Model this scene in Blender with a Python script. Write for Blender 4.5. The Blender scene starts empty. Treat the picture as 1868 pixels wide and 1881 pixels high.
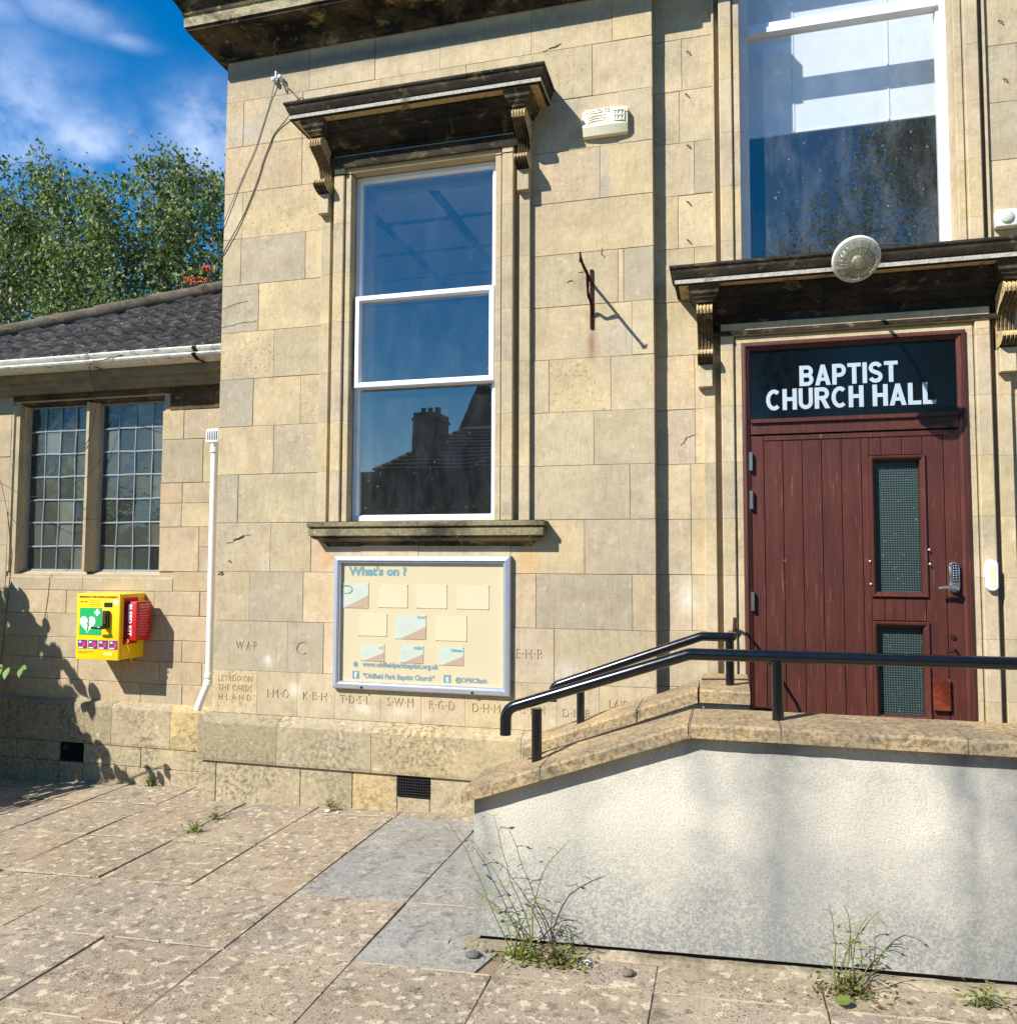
import bpy, bmesh, math, random
from mathutils import Vector, Matrix, noise as mnoise
rnd = random.Random(7)
sc = bpy.context.scene
COL = sc.collection

# ------------------------------------------------------------------ camera
cam_d = bpy.data.cameras.new('camera'); cam = bpy.data.objects.new('camera', cam_d); COL.objects.link(cam)
sc.camera = cam
yaw, pitch, roll = .26278013, .05905501, .00345001
fwd = Vector((-math.sin(yaw)*math.cos(pitch), math.cos(yaw)*math.cos(pitch), math.sin(pitch)))
right = Vector((math.cos(yaw), math.sin(yaw), 0)); up = right.cross(fwd)
r2 = right*math.cos(roll) + up*math.sin(roll); u2 = up*math.cos(roll) - right*math.sin(roll)
M = Matrix((r2, u2, -fwd)).transposed().to_4x4(); M.translation = Vector((0, -4.85, 1.6))
cam.matrix_world = M
cam_d.sensor_fit = 'HORIZONTAL'; cam_d.sensor_width = 36; cam_d.lens = 36*1486.75/1868
cam_d.clip_start = .05; cam_d.clip_end = 2000

# ------------------------------------------------------------------ sun, sky, exposure
SUN = Vector((.483, .589, -.648)).normalized()          # direction the light travels
sun_d = bpy.data.lights.new('sun', 'SUN'); sun_d.energy = 5.0; sun_d.angle = math.radians(.5); sun_d.color = (1, .955, .885)
sun = bpy.data.objects.new('sun', sun_d); COL.objects.link(sun)
sun.rotation_euler = (-SUN).to_track_quat('Z', 'Y').to_euler(); sun.location = (-10, -12, 14)
w = bpy.data.worlds.new('World'); sc.world = w; w.use_nodes = True
nt = w.node_tree; nt.nodes.clear()
def wn(t, **k):
    n = nt.nodes.new(t)
    for a, b in k.items(): setattr(n, a, b)
    return n
sky = wn('ShaderNodeTexSky'); sky.sky_type = 'NISHITA'; sky.sun_disc = False
sky.sun_elevation = math.asin(-SUN.z); sky.sun_rotation = math.atan2(-SUN.x, -SUN.y)
sky.air_density = 1.0; sky.dust_density = 0.; sky.ozone_density = 3.0
hs = wn('ShaderNodeHueSaturation'); hs.inputs['Saturation'].default_value = 1.45; hs.inputs['Value'].default_value = 1.75
nt.links.new(sky.outputs[0], hs.inputs['Color'])
tc = wn('ShaderNodeTexCoord')
mp = wn('ShaderNodeMapping'); mp.inputs['Scale'].default_value = (1, 1, 1.25); mp.inputs['Location'].default_value = (.35, .1, .62)
nt.links.new(tc.outputs['Generated'], mp.inputs[0])
n1 = wn('ShaderNodeTexNoise'); n1.inputs['Scale'].default_value = 9.5; n1.inputs['Detail'].default_value = 9; n1.inputs['Roughness'].default_value = .55; n1.inputs['Distortion'].default_value = .0
nt.links.new(mp.outputs[0], n1.inputs['Vector'])
n0 = wn('ShaderNodeTexNoise'); n0.inputs['Scale'].default_value = 1.9; n0.inputs['Detail'].default_value = 3
nt.links.new(mp.outputs[0], n0.inputs['Vector'])
def wm(op, a, b, clamp=False):
    m = wn('ShaderNodeMath', operation=op, use_clamp=clamp)
    for i, v in ((0, a), (1, b)):
        if isinstance(v, bpy.types.NodeSocket): nt.links.new(v, m.inputs[i])
        else: m.inputs[i].default_value = v
    return m.outputs[0]
# scattered fair-weather cloud over the whole sky, with the banks the photograph shows over the trees
acc = wm('MULTIPLY', wm('SUBTRACT', n0.outputs['Fac'], .60), 3.2, True)
for c, sg, am in (((-.668, .606, .428), (.075, .9), .85), ((-.625, .66, .415), (.065, .7), .8), ((-.522, .722, .452), (.052, .8), .95), ((-.553, .692, .466), (.022, .6), .5), ((-.60, .61, .520), (.050, .30), .55), ((-.565, .645, .512), (.030, .25), .45), ((-.655, .56, .508), (.04, .4), .5)):
    sb = wn('ShaderNodeVectorMath', operation='SUBTRACT'); nt.links.new(tc.outputs['Generated'], sb.inputs[0]); sb.inputs[1].default_value = c
    sc_ = wn('ShaderNodeVectorMath', operation='MULTIPLY'); nt.links.new(sb.outputs[0], sc_.inputs[0]); sc_.inputs[1].default_value = (1/sg[0], 1/sg[0], 1/(sg[0]*sg[1]))
    dt = wn('ShaderNodeVectorMath', operation='DOT_PRODUCT'); nt.links.new(sc_.outputs[0], dt.inputs[0]); nt.links.new(sc_.outputs[0], dt.inputs[1])
    acc = wm('MAXIMUM', acc, wm('MULTIPLY', wm('POWER', 2.718, wm('MULTIPLY', dt.outputs['Value'], -1.)), am))
nz = wn('ShaderNodeMapRange'); nt.links.new(n1.outputs['Fac'], nz.inputs[0]); nz.inputs[1].default_value = .38; nz.inputs[2].default_value = .60
cl = wm('MULTIPLY', wm('POWER', acc, 1.2), wm('ADD', wm('MULTIPLY', nz.outputs[0], 1.15), .05), True)
mx = wn('ShaderNodeMix', data_type='RGBA'); mx.inputs[7].default_value = (8.2, 9.6, 13.0, 1)
nt.links.new(wm('MULTIPLY', cl, .82), mx.inputs[0]); nt.links.new(hs.outputs[0], mx.inputs[6])
bg = wn('ShaderNodeBackground'); bg.inputs['Strength'].default_value = .062
nt.links.new(mx.outputs[2], bg.inputs['Color'])
wo = wn('ShaderNodeOutputWorld'); nt.links.new(bg.outputs[0], wo.inputs[0])
sc.view_settings.view_transform = 'Standard'; sc.view_settings.look = 'None'
sc.view_settings.gamma = 1; sc.view_settings.use_curve_mapping = False
sc.view_settings.exposure = .74

# ------------------------------------------------------------------ material helpers
def lin(c):
    return tuple(((v/255/12.92) if v/255 <= .04045 else ((v/255+.055)/1.055)**2.4) for v in c)
class NT:
    def __init__(s, name):
        s.m = bpy.data.materials.new(name); s.m.use_nodes = True; s.t = s.m.node_tree; s.t.nodes.clear()
        s.out = s.n('ShaderNodeOutputMaterial')
    def n(s, t, inp=None, **k):
        nd = s.t.nodes.new(t)
        for a, b in k.items(): setattr(nd, a, b)
        for a, b in (inp or {}).items():
            if isinstance(b, bpy.types.NodeSocket): s.t.links.new(b, nd.inputs[a])
            else: nd.inputs[a].default_value = b
        return nd
    def noise(s, vec, scale, detail=4, rough=.55, dist=0):
        return s.n('ShaderNodeTexNoise', {'Vector': vec, 'Scale': scale, 'Detail': detail, 'Roughness': rough, 'Distortion': dist}).outputs['Fac']
    def ramp(s, f, stops, interp='LINEAR'):
        nd = s.n('ShaderNodeValToRGB', {0: f}); cr = nd.color_ramp; cr.interpolation = interp
        while len(cr.elements) < len(stops): cr.elements.new(.5)
        for e, (p, c) in zip(cr.elements, stops):
            e.position = p; e.color = (c, c, c, 1) if isinstance(c, (int, float)) else (*c, 1)
        return nd.outputs[0]
    def mix(s, f, a, b, mode='MIX'):
        nd = s.n('ShaderNodeMix', data_type='RGBA', blend_type=mode, clamp_factor=True)
        for i, v in ((0, f), (6, a), (7, b)):
            if isinstance(v, bpy.types.NodeSocket): s.t.links.new(v, nd.inputs[i])
            else: nd.inputs[i].default_value = (*v, 1) if isinstance(v, tuple) and len(v) == 3 else v
        return nd.outputs[2]
    def math(s, op, a, b=0, clamp=False):
        nd = s.n('ShaderNodeMath', operation=op, use_clamp=clamp)
        for i, v in ((0, a), (1, b)):
            if isinstance(v, bpy.types.NodeSocket): s.t.links.new(v, nd.inputs[i])
            else: nd.inputs[i].default_value = v
        return nd.outputs[0]
    def bump(s, h, strength, dist, normal=None):
        d = {'Height': h, 'Strength': strength, 'Distance': dist}
        if normal is not None: d['Normal'] = normal
        return s.n('ShaderNodeBump', d).outputs[0]
    def bsdf(s, **k):
        b = s.n('ShaderNodeBsdfPrincipled', {a.replace('_', ' '): v for a, v in k.items()})
        s.t.links.new(b.outputs[0], s.out.inputs[0]); return b
    def coords(s, scale=(1, 1, 1), rand=True):
        tcn = s.n('ShaderNodeTexCoord'); v = tcn.outputs['Object']
        if rand:
            oi = s.n('ShaderNodeObjectInfo')
            r = s.n('ShaderNodeCombineXYZ', {0: s.math('MULTIPLY', oi.outputs['Random'], 37.0), 1: s.math('MULTIPLY', oi.outputs['Random'], 91.0), 2: s.math('MULTIPLY', oi.outputs['Random'], 53.0)})
            v = s.n('ShaderNodeVectorMath', {0: v, 1: r.outputs[0]}, operation='ADD').outputs[0]
        if scale != (1, 1, 1): v = s.n('ShaderNodeMapping', {'Vector': v, 'Scale': scale}).outputs[0]
        return v

def mat_stone():
    t = NT('bath_stone'); oi = t.n('ShaderNodeObjectInfo'); v = t.coords(); wv = t.coords(rand=False)
    base = oi.outputs['Color']; pit = oi.outputs['Alpha']
    c = t.mix(t.math('MULTIPLY', t.ramp(t.noise(v, 2.3, 5, .6), [(.3, 0.), (.75, 1.)]), .6), base, lin((170, 157, 130)))
    c = t.mix(t.ramp(t.noise(v, 7, 6, .65), [(.35, .0), (.7, .55)]), c, t.mix(1., c, (.72, .68, .60), 'MULTIPLY'))
    # large weather stains that cross the joints
    c = t.mix(t.math('MULTIPLY', t.ramp(t.noise(wv, 1.15, 6, .62, .4), [(.46, 0.), (.70, 1.)]), .5), c, lin((146, 138, 120)))
    c = t.mix(t.ramp(t.noise(wv, 3.1, 7, .7), [(.55, 0.), (.75, .45)]), c, lin((128, 122, 110)))
    c = t.mix(t.ramp(t.noise(v, 26, 5, .7), [(.30, .3), (.55, 0.)]), c, t.mix(1., c, (.7, .66, .6), 'MULTIPLY'))
    c = t.mix(t.ramp(t.noise(v, 17, 5, .7), [(.58, 0.), (.78, .4)]), c, lin((236, 222, 190)))
    vs = t.n('ShaderNodeMapping', {'Vector': v, 'Scale': (14, 14, 2.)}).outputs[0]
    c = t.mix(t.ramp(t.noise(vs, 2.2, 5, .6), [(.5, 0.), (.8, .4)]), c, t.mix(1., c, (.8, .77, .72), 'MULTIPLY'))
    c = t.mix(t.ramp(t.noise(v, 120, 3, .7), [(.35, .35), (.6, 0.)]), c, t.mix(1., c, (.62, .58, .50), 'MULTIPLY'))
    # run-off stains: rust under the iron bracket, grey drips, orange runs below the sill; wide grey cornice band also paints in its shade
    sxyz = t.n('ShaderNodeSeparateXYZ', {0: wv})
    wob = t.math('MULTIPLY', t.math('SUBTRACT', t.noise(wv, 9, 4, .6), .5), .05)
    for (x0, z0, sx_, sz_, a, colr) in ((-.779, 2.92, .022, .10, .75, (126, 84, 62)), (-.90, 4.44, .07, .06, .5, (140, 140, 138)), (-.70, 3.92, .035, .13, .5, (140, 140, 140)), (-.72, 4.10, .05, .06, .4, (150, 148, 142)),
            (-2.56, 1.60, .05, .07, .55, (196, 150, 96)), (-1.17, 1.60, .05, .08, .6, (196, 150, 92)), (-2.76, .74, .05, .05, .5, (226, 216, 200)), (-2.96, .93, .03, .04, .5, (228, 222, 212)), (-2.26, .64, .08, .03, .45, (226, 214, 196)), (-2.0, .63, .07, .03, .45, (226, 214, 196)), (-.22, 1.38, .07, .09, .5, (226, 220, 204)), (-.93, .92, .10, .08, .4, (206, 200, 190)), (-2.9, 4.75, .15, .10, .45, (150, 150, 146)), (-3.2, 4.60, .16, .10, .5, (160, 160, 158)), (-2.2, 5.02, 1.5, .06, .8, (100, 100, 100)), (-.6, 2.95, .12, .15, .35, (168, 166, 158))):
        dx_ = t.math('POWER', t.math('ABSOLUTE', t.math('DIVIDE', t.math('ADD', t.math('SUBTRACT', sxyz.outputs[0], x0), wob), sx_)), 2.); dz_ = t.math('POWER', t.math('ABSOLUTE', t.math('DIVIDE', t.math('ADD', t.math('SUBTRACT', sxyz.outputs[2], z0), wob), sz_)), 2.)
        g_ = t.math('MULTIPLY', t.math('POWER', 2.718, t.math('MULTIPLY', t.math('ADD', dx_, dz_), -1.)), a)
        c = t.mix(g_, c, lin(colr))
    # pits
    pm = t.noise(v, 38, 4, .62); pits = t.ramp(pm, [(.30, 1.), (.42, 0.)])
    pv = t.math('MULTIPLY', pits, t.math('MULTIPLY', pit, .65), True)
    c = t.mix(t.math('MULTIPLY', pv, .55), c, t.mix(1., c, (.45, .38, .28), 'MULTIPLY'))
    # hairline scratches and tooling marks
    vt = t.n('ShaderNodeMapping', {'Vector': v, 'Scale': (60, 60, 9), 'Rotation': (0, .3, 0)}).outputs[0]
    tool = t.noise(vt, 1.0, 3, .6)
    c = t.mix(t.ramp(tool, [(.30, .35), (.50, 0.)]), c, t.mix(1., c, (.74, .70, .64), 'MULTIPLY'))
    c = t.mix(t.ramp(t.noise(wv, 5.2, 8, .75), [(.56, 0.), (.72, .5)]), c, lin((118, 110, 96)))
    b = t.bump(t.noise(v, 9, 5, .6), .35, .010)
    b = t.bump(t.noise(v, 130, 3, .7), .45, .0018, b)
    b = t.bump(tool, .45, .004, b)
    b = t.bump(t.math('MULTIPLY', pv, -1.), .8, .006, b)
    t.bsdf(Base_Color=c, Roughness=.92, Normal=b, Specular_IOR_Level=.15)
    return t.m
def mat_worn(name, dark, mid, light, f0=.42, f1=.62, spots=.5):
    """limestone with soot crust or lichen in patches"""
    t = NT(name); v = t.coords(rand=False)
    vs = t.n('ShaderNodeMapping', {'Vector': v, 'Scale': (1.0, 1.0, 1.6)}).outputs[0]
    n = t.noise(vs, 3.0, 8, .66, .3)
    c = t.mix(t.ramp(n, [(f0, 0.), (f1, 1.)]), dark, mid)
    c = t.mix(t.ramp(t.noise(vs, 6.5, 7, .7, .6), [(.56, 0.), (.70, 1.)]), c, light)
    c = t.mix(t.ramp(t.noise(v, 55, 4, .7), [(.40, spots), (.55, 0.)]), c, t.mix(1., c, (.4, .38, .36), 'MULTIPLY'))
    b = t.bump(t.noise(v, 14, 6, .65), .5, .012)
    b = t.bump(t.noise(v, 110, 3, .7), .5, .003, b)
    t.bsdf(Base_Color=c, Roughness=.93, Normal=b, Specular_IOR_Level=.15)
    return t.m
def mat_plinth():
    t = NT('plinth_stone'); oi = t.n('ShaderNodeObjectInfo'); v = t.coords(); wv = t.coords(rand=False)
    c = t.mix(t.ramp(t.noise(v, 2.6, 5, .6), [(.3, 0.), (.7, .8)]), oi.outputs['Color'], lin((150, 139, 112)))
    sp = t.noise(wv, 34, 6, .75)
    big = t.ramp(t.noise(wv, 3.0, 5, .6), [(.38, .35), (.66, 1.)])
    c = t.mix(t.math('MULTIPLY', t.ramp(sp, [(.44, 0.), (.60, 1.)]), t.math('MULTIPLY', big, .78)), c, lin((84, 78, 66)))
    c = t.mix(t.ramp(t.noise(v, 20, 3, .6), [(.62, 0.), (.72, .5)]), c, lin((215, 205, 176)))
    b = t.bump(t.noise(v, 8, 5, .6), .4, .014); b = t.bump(sp, .6, .004, b); b = t.bump(t.noise(v, 120, 3, .7), .5, .002, b)
    t.bsdf(Base_Color=c, Roughness=.95, Normal=b, Specular_IOR_Level=.12)
    return t.m
def mat_slab(name, grey=False):
    t = NT(name); oi = t.n('ShaderNodeObjectInfo'); v = t.coords(); wv = t.coords(rand=False)
    c = t.mix(t.ramp(t.noise(v, 3.2, 6, .62), [(.32, 0.), (.7, 1.)]), oi.outputs['Color'], lin((142, 138, 129)) if grey else lin((150, 136, 118)))
    c = t.mix(t.ramp(t.noise(wv, 1.7, 6, .62), [(.45, 0.), (.68, .75)]), c, lin((166, 161, 152)) if grey else lin((178, 162, 136)))
    mid = t.noise(v, 15, 5, .68)
    c = t.mix(t.ramp(mid, [(.54, 0.), (.66, .6)]), c, lin((84, 77, 68)))
    c = t.mix(t.ramp(t.noise(v, 48, 5, .75), [(.56, 0.), (.64, .7)]), c, lin((74, 66, 57)))
    c = t.mix(t.ramp(t.noise(v, 60, 4, .7), [(.60, 0.), (.68, .6)]), c, lin((206, 192, 166)))
    v2 = t.n('ShaderNodeVectorMath', {0: v, 1: t.n('ShaderNodeVectorMath', {0: t.n('ShaderNodeTexNoise', {'Vector': v, 'Scale': 9.}).outputs['Color'], 'Scale': .06}, operation='SCALE').outputs[0]}, operation='ADD').outputs[0]
    lich = t.noise(v2, 22, 3, .5)
    c = t.mix(t.ramp(lich, [(.585, 0.), (.625, .7 if not grey else .25)]), c, lin((210, 196, 166)))
    c = t.mix(t.ramp(t.noise(v2, 13, 4, .6), [(.60, 0.), (.66, .6 if not grey else .2)]), c, lin((104, 92, 76)))
    c = t.mix(t.ramp(t.noise(wv, 2.6, 4, .6), [(.52, 0.), (.66, .28 if not grey else .0)]), c, lin((172, 144, 108)))
    pit = t.n('ShaderNodeTexVoronoi', {'Vector': v2, 'Scale': 75., 'Randomness': 1.}).outputs['Distance']
    gate = t.ramp(t.noise(v, 6, 4, .6), [(.40, 0.), (.58, 1.)])
    pt = t.math('MULTIPLY', t.ramp(pit, [(.12, 1.), (.30, 0.)]), gate)
    c = t.mix(t.math('MULTIPLY', pt, .25 if grey else .7), c, lin((52, 46, 38)))
    c = t.mix(t.ramp(t.noise(v, 190, 3, .8), [(.36, .35 if grey else .5), (.54, 0.)]), c, t.mix(1., c, (.38, .36, .34), 'MULTIPLY'))
    c = t.mix(t.ramp(t.noise(v, 150, 2, .6), [(.62, 0.), (.72, .4)]), c, lin((190, 184, 170)))
    b = t.bump(mid, .5, .012); b = t.bump(t.math('MULTIPLY', pt, -1.), .8, .005, b); b = t.bump(t.noise(v, 170, 3, .8), .9, .004, b)
    b = t.bump(t.noise(v, 4, 3, .5), .5, .02, b)
    t.bsdf(Base_Color=c, Roughness=.9, Normal=b, Specular_IOR_Level=.2)
    return t.m
def mat_render():
    t = NT('roughcast_render'); v = t.coords(rand=False)
    c = t.mix(t.ramp(t.noise(v, 1.6, 5, .6), [(.3, 0.), (.75, 1.)]), lin((208, 202, 184)), lin((186, 181, 167)))
    # grey run-off streaks under the coping joints and rising damp speckle
    sx = t.n('ShaderNodeSeparateXYZ', {0: v})
    jit = t.math('MULTIPLY', t.math('SUBTRACT', t.noise(v, 3.2, 4, .6), .5), .22)
    xx = t.math('ADD', sx.outputs[0], jit)
    st = None
    for x0, wd, a in ((-.95, .10, .8), (-.10, .14, .4), (.17, .24, .85), (.80, .14, .9), (.97, .30, 1.), (-.62, .16, .25), (.50, .12, .15)):
        g = t.math('SUBTRACT', 1., t.math('DIVIDE', t.math('ABSOLUTE', t.math('SUBTRACT', xx, x0)), wd), True)
        g = t.math('MULTIPLY', t.math('POWER', g, 1.3), a); st = g if st is None else t.math('MAXIMUM', st, g)
    st = t.math('MULTIPLY', st, t.ramp(t.noise(v, 5, 5, .7), [(.25, .45), (.6, 1.)]))
    c = t.mix(t.math('MULTIPLY', st, .95), c, lin((98, 101, 104)))
    lowf = t.ramp(sx.outputs[2], [(.12, 1.), (.62, 0.)])
    lowf2 = t.math('MULTIPLY', lowf, t.ramp(t.noise(v, 4, 5, .7), [(.3, .35), (.62, 1.)]))
    vo = t.n('ShaderNodeTexVoronoi', {'Vector': v, 'Scale': 88., 'Randomness': 1.})
    speck = t.ramp(t.noise(v, 95, 4, .75), [(.44, 1.), (.56, 0.)])
    c = t.mix(t.math('MULTIPLY', t.math('MULTIPLY', lowf2, speck), 1.), c, lin((70, 74, 74)))
    c = t.mix(t.math('MULTIPLY', lowf2, .7), c, lin((140, 141, 136)))
    c = t.mix(t.ramp(t.noise(v, 140, 3, .7), [(.38, .4), (.52, 0.)]), c, lin((110, 112, 110)))
    c = t.mix(t.ramp(t.noise(v, 2.2, 7, .72), [(.50, 0.), (.70, .45)]), c, lin((128, 132, 134)))
    hi = t.math('MULTIPLY', t.ramp(t.noise(v, 7, 6, .7), [(.45, 0.), (.65, 1.)]), t.ramp(sx.outputs[2], [(.70, 0.), (.92, .55)]))
    c = t.mix(hi, c, lin((116, 118, 116)))
    rough = t.math('MULTIPLY', t.ramp(vo.outputs['Distance'], [(.0, 1.), (.5, 0.)]), 1.)
    b = t.bump(rough, .22, .0025); b = t.bump(t.noise(v, 70, 4, .65), .35, .0035, b); b = t.bump(t.noise(v, 6, 4, .5), .3, .012, b)
    t.bsdf(Base_Color=c, Roughness=.95, Normal=b, Specular_IOR_Level=.1)
    return t.m
def mat_plain(name, col, rough=.5, metal=0., bump=0., bscale=80, spec=.5, var=.15, coat=0., obj=False):
    t = NT(name); v = t.coords(rand=False)
    base = col
    if obj: base = t.n('ShaderNodeObjectInfo').outputs['Color']
    dk = t.mix(1., base, (1-var*2, 1-var*2, 1-var*2), 'MULTIPLY')
    c = t.mix(t.ramp(t.noise(v, 7, 6, .65), [(.35, 0.), (.75, 1.)]), base, dk)
    r = t.math('ADD', rough, t.math('MULTIPLY', t.math('SUBTRACT', t.noise(v, 22, 4, .6), .5), .25), True)
    k = dict(Base_Color=c, Roughness=r, Metallic=metal, Specular_IOR_Level=spec, Coat_Weight=coat)
    if bump: k['Normal'] = t.bump(t.noise(v, bscale, 3, .6), .5, bump)
    t.bsdf(**k); return t.m
def mat_paintwood():
    t = NT('maroon_painted_wood'); v = t.coords(); wv = t.coords(rand=False)
    vs = t.n('ShaderNodeMapping', {'Vector': v, 'Scale': (34, 34, 2.4)}).outputs[0]
    gr = t.noise(vs, 1., 5, .65, .6)
    c = t.mix(t.ramp(gr, [(.3, 0.), (.7, 1.)]), lin((66, 32, 25)), lin((90, 45, 35)))
    c = t.mix(t.ramp(t.noise(wv, 2.4, 5, .6), [(.4, 0.), (.75, .6)]), c, lin((54, 25, 21)))
    chip = t.ramp(t.noise(v, 30, 5, .75), [(.705, 0.), (.725, 1.)])
    c = t.mix(t.math('MULTIPLY', chip, .8), c, lin((176, 128, 110)))
    sv = t.n('ShaderNodeMapping', {'Vector': v, 'Scale': (90, 90, 5)}).outputs[0]
    c = t.mix(t.ramp(t.noise(sv, 1., 3, .6), [(.62, 0.), (.72, .45)]), c, lin((140, 92, 76)))
    b = t.bump(gr, .35, .0025)
    t.bsdf(Base_Color=c, Roughness=.48, Normal=b, Specular_IOR_Level=.4)
    return t.m
def mat_glass(name, tint, refl=.35, dirt=.25, rough=0.0):
    t = NT(name); v = t.coords(rand=False)
    tr = t.n('ShaderNodeBsdfTransparent', {'Color': (*tint, 1)}).outputs[0]
    gl = t.n('ShaderNodeBsdfGlossy', {'Color': (1, .92, .86, 1), 'Roughness': rough, 'Normal': t.bump(t.noise(v, 1.3, 2, .5), .10, .012)}).outputs[0]
    fc = t.n('ShaderNodeLayerWeight', {'Blend': .5}).outputs['Facing']
    f = t.math('ADD', t.math('MULTIPLY', t.math('POWER', fc, 4.), .6), refl, True)
    m1 = t.n('ShaderNodeMixShader', {0: f, 1: tr, 2: gl}).outputs[0]
    df = t.n('ShaderNodeBsdfDiffuse', {'Color': (.55, .6, .66, 1)}).outputs[0]
    vs = t.n('ShaderNodeMapping', {'Vector': v, 'Scale': (9, 9, 3.0)}).outputs[0]
    dm = t.math('MULTIPLY', t.ramp(t.noise(vs, 1., 5, .7), [(.45, .03), (.85, .16)]), dirt)
    dots = t.math('MULTIPLY', t.ramp(t.noise(v, 46, 3, .6), [(.71, 0.), (.74, 1.)]), dirt*1.2)
    m2 = t.n('ShaderNodeMixShader', {0: t.math('MAXIMUM', dm, dots), 1: m1, 2: df}).outputs[0]
    t.t.links.new(m2, t.out.inputs[0]); return t.m
def mat_wired():
    t = NT('wired_glass'); v = t.coords(rand=False); s = t.n('ShaderNodeSeparateXYZ', {0: v})
    g = None
    for i in (0, 2):
        fr = t.math('FRACT', t.math('MULTIPLY', s.outputs[i], 1/.0135)); k = t.math('LESS_THAN', fr, .24)
        g = k if g is None else t.math('MAXIMUM', g, k)
    sp = t.ramp(t.noise(v, 75, 3, .6), [(.68, 0.), (.72, 1.)])
    c = t.mix(t.math('MULTIPLY', g, .55), lin((18, 30, 30)), lin((84, 108, 102)))
    c = t.mix(t.math('MULTIPLY', sp, .7), c, lin((150, 165, 165)))
    t.bsdf(Base_Color=c, Roughness=.35, Specular_IOR_Level=.5, Normal=t.bump(g, .4, .001)); return t.m
def mat_leaf(name, c1, c2, trans=.25):
    t = NT(name); v = t.coords(rand=False); geo = t.n('ShaderNodeNewGeometry')
    c = t.mix(geo.outputs['Random Per Island'], c1, c2)
    c = t.mix(t.ramp(t.noise(v, 1.3, 3, .6), [(.4, 0.), (.7, .6)]), c, t.mix(1., c, (.55, .62, .6), 'MULTIPLY'))
    b = t.n('ShaderNodeBsdfPrincipled', {'Base Color': c, 'Roughness': .6, 'Specular IOR Level': .3})
    tl = t.n('ShaderNodeBsdfTranslucent', {'Color': t.mix(1., c, (1.4, 1.7, .5), 'MULTIPLY')})
    m = t.n('ShaderNodeMixShader', {0: trans, 1: b.outputs[0], 2: tl.outputs[0]})
    t.t.links.new(m.outputs[0], t.out.inputs[0]); return t.m
def mat_tile():
    t = NT('concrete_roof_tile'); oi = t.n('ShaderNodeObjectInfo'); v = t.coords()
    c = t.mix(oi.outputs['Random'], lin((40, 37, 38)), lin((62, 56, 54)))
    c = t.mix(t.ramp(t.noise(v, 9, 6, .7), [(.5, 0.), (.72, .8)]), c, lin((120, 112, 98)))
    c = t.mix(t.ramp(t.noise(v, 26, 4, .6), [(.66, 0.), (.70, .9)]), c, lin((176, 174, 160)))
    t.bsdf(Base_Color=c, Roughness=.85, Normal=t.bump(t.noise(v, 60, 4, .7), .6, .004)); return t.m

STONE = mat_stone()
PLINTH = mat_plinth()
MORTAR = mat_plain('lime_mortar', lin((176, 160, 130)), .95, bump=.004, spec=.1)
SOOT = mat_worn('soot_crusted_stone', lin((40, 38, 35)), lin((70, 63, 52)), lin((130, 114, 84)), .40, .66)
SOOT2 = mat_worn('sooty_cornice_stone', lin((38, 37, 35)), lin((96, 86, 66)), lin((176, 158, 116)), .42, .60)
LEAD = mat_worn('weathered_pale_lip', lin((120, 116, 104)), lin((176, 172, 160)), lin((70, 66, 56)), .3, .5)
SILLM = mat_worn('lichened_sill_stone', lin((62, 60, 50)), lin((140, 130, 100)), lin((170, 160, 125)), .36, .56)
CARVE = mat_worn('stained_carved_stone', lin((74, 66, 50)), lin((196, 172, 124)), lin((60, 56, 46)), .30, .46)
SLAB = mat_slab('sandy_paving_slab'); GSLAB = mat_slab('grey_paving_slab', True)
COPING = mat_worn('sandstone_coping', lin((138, 124, 100)), lin((178, 154, 116)), lin((104, 98, 84)), .38, .6, .75)
RENDER = mat_render()
WHITE = mat_plain('white_upvc', lin((226, 230, 238)), .35, var=.06)
WPAINT = mat_plain('white_gloss_paint', lin((232, 232, 226)), .3, var=.07)
GPAINT = mat_worn('flaking_gutter_paint', lin((150, 150, 144)), lin((216, 214, 204)), lin((90, 84, 74)), .30, .42, .3)
MAROON = mat_paintwood()
GLASS = mat_glass('window_glass', (.90, .93, .96), .115, .20)
GLASS2 = mat_glass('upper_window_glass', (.95, .96, .97), .085, .55)
tG = NT('leaded_pane_glass'); oG = tG.n('ShaderNodeObjectInfo'); vG = tG.coords()
cG = tG.ramp(oG.outputs['Random'], [(0., lin((60, 62, 58))), (.3, lin((110, 110, 98))), (.55, lin((68, 76, 76))), (.8, lin((150, 152, 140))), (1., lin((92, 92, 82)))])
dG = tG.n('ShaderNodeBsdfDiffuse', {'Color': cG}); trG = tG.n('ShaderNodeBsdfTransparent', {'Color': (.62, .68, .62, 1)})
gG = tG.n('ShaderNodeBsdfGlossy', {'Color': (1, 1, 1, 1), 'Roughness': .05, 'Normal': tG.bump(tG.noise(vG, 9, 3, .5), .5, .01)})
m1G = tG.n('ShaderNodeMixShader', {0: .38, 1: trG.outputs[0], 2: dG.outputs[0]}); fG = tG.math('ADD', tG.math('MULTIPLY', tG.math('POWER', tG.n('ShaderNodeLayerWeight', {'Blend': .5}).outputs['Facing'], 4.), .6), .05, True)
m2G = tG.n('ShaderNodeMixShader', {0: fG, 1: m1G.outputs[0], 2: gG.outputs[0]}); tG.t.links.new(m2G.outputs[0], tG.out.inputs[0]); LGLASS = tG.m
BGLASS = mat_glass('noticeboard_glazing', (.97, .97, .97), .01, .12)
SIGNGL = mat_plain('black_sign_glass', lin((8, 12, 14)), .12, var=.1)
WIRED = mat_wired()
BLACK = mat_plain('black_gloss_paint', lin((14, 15, 20)), .22, var=.1, coat=.3)
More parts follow.
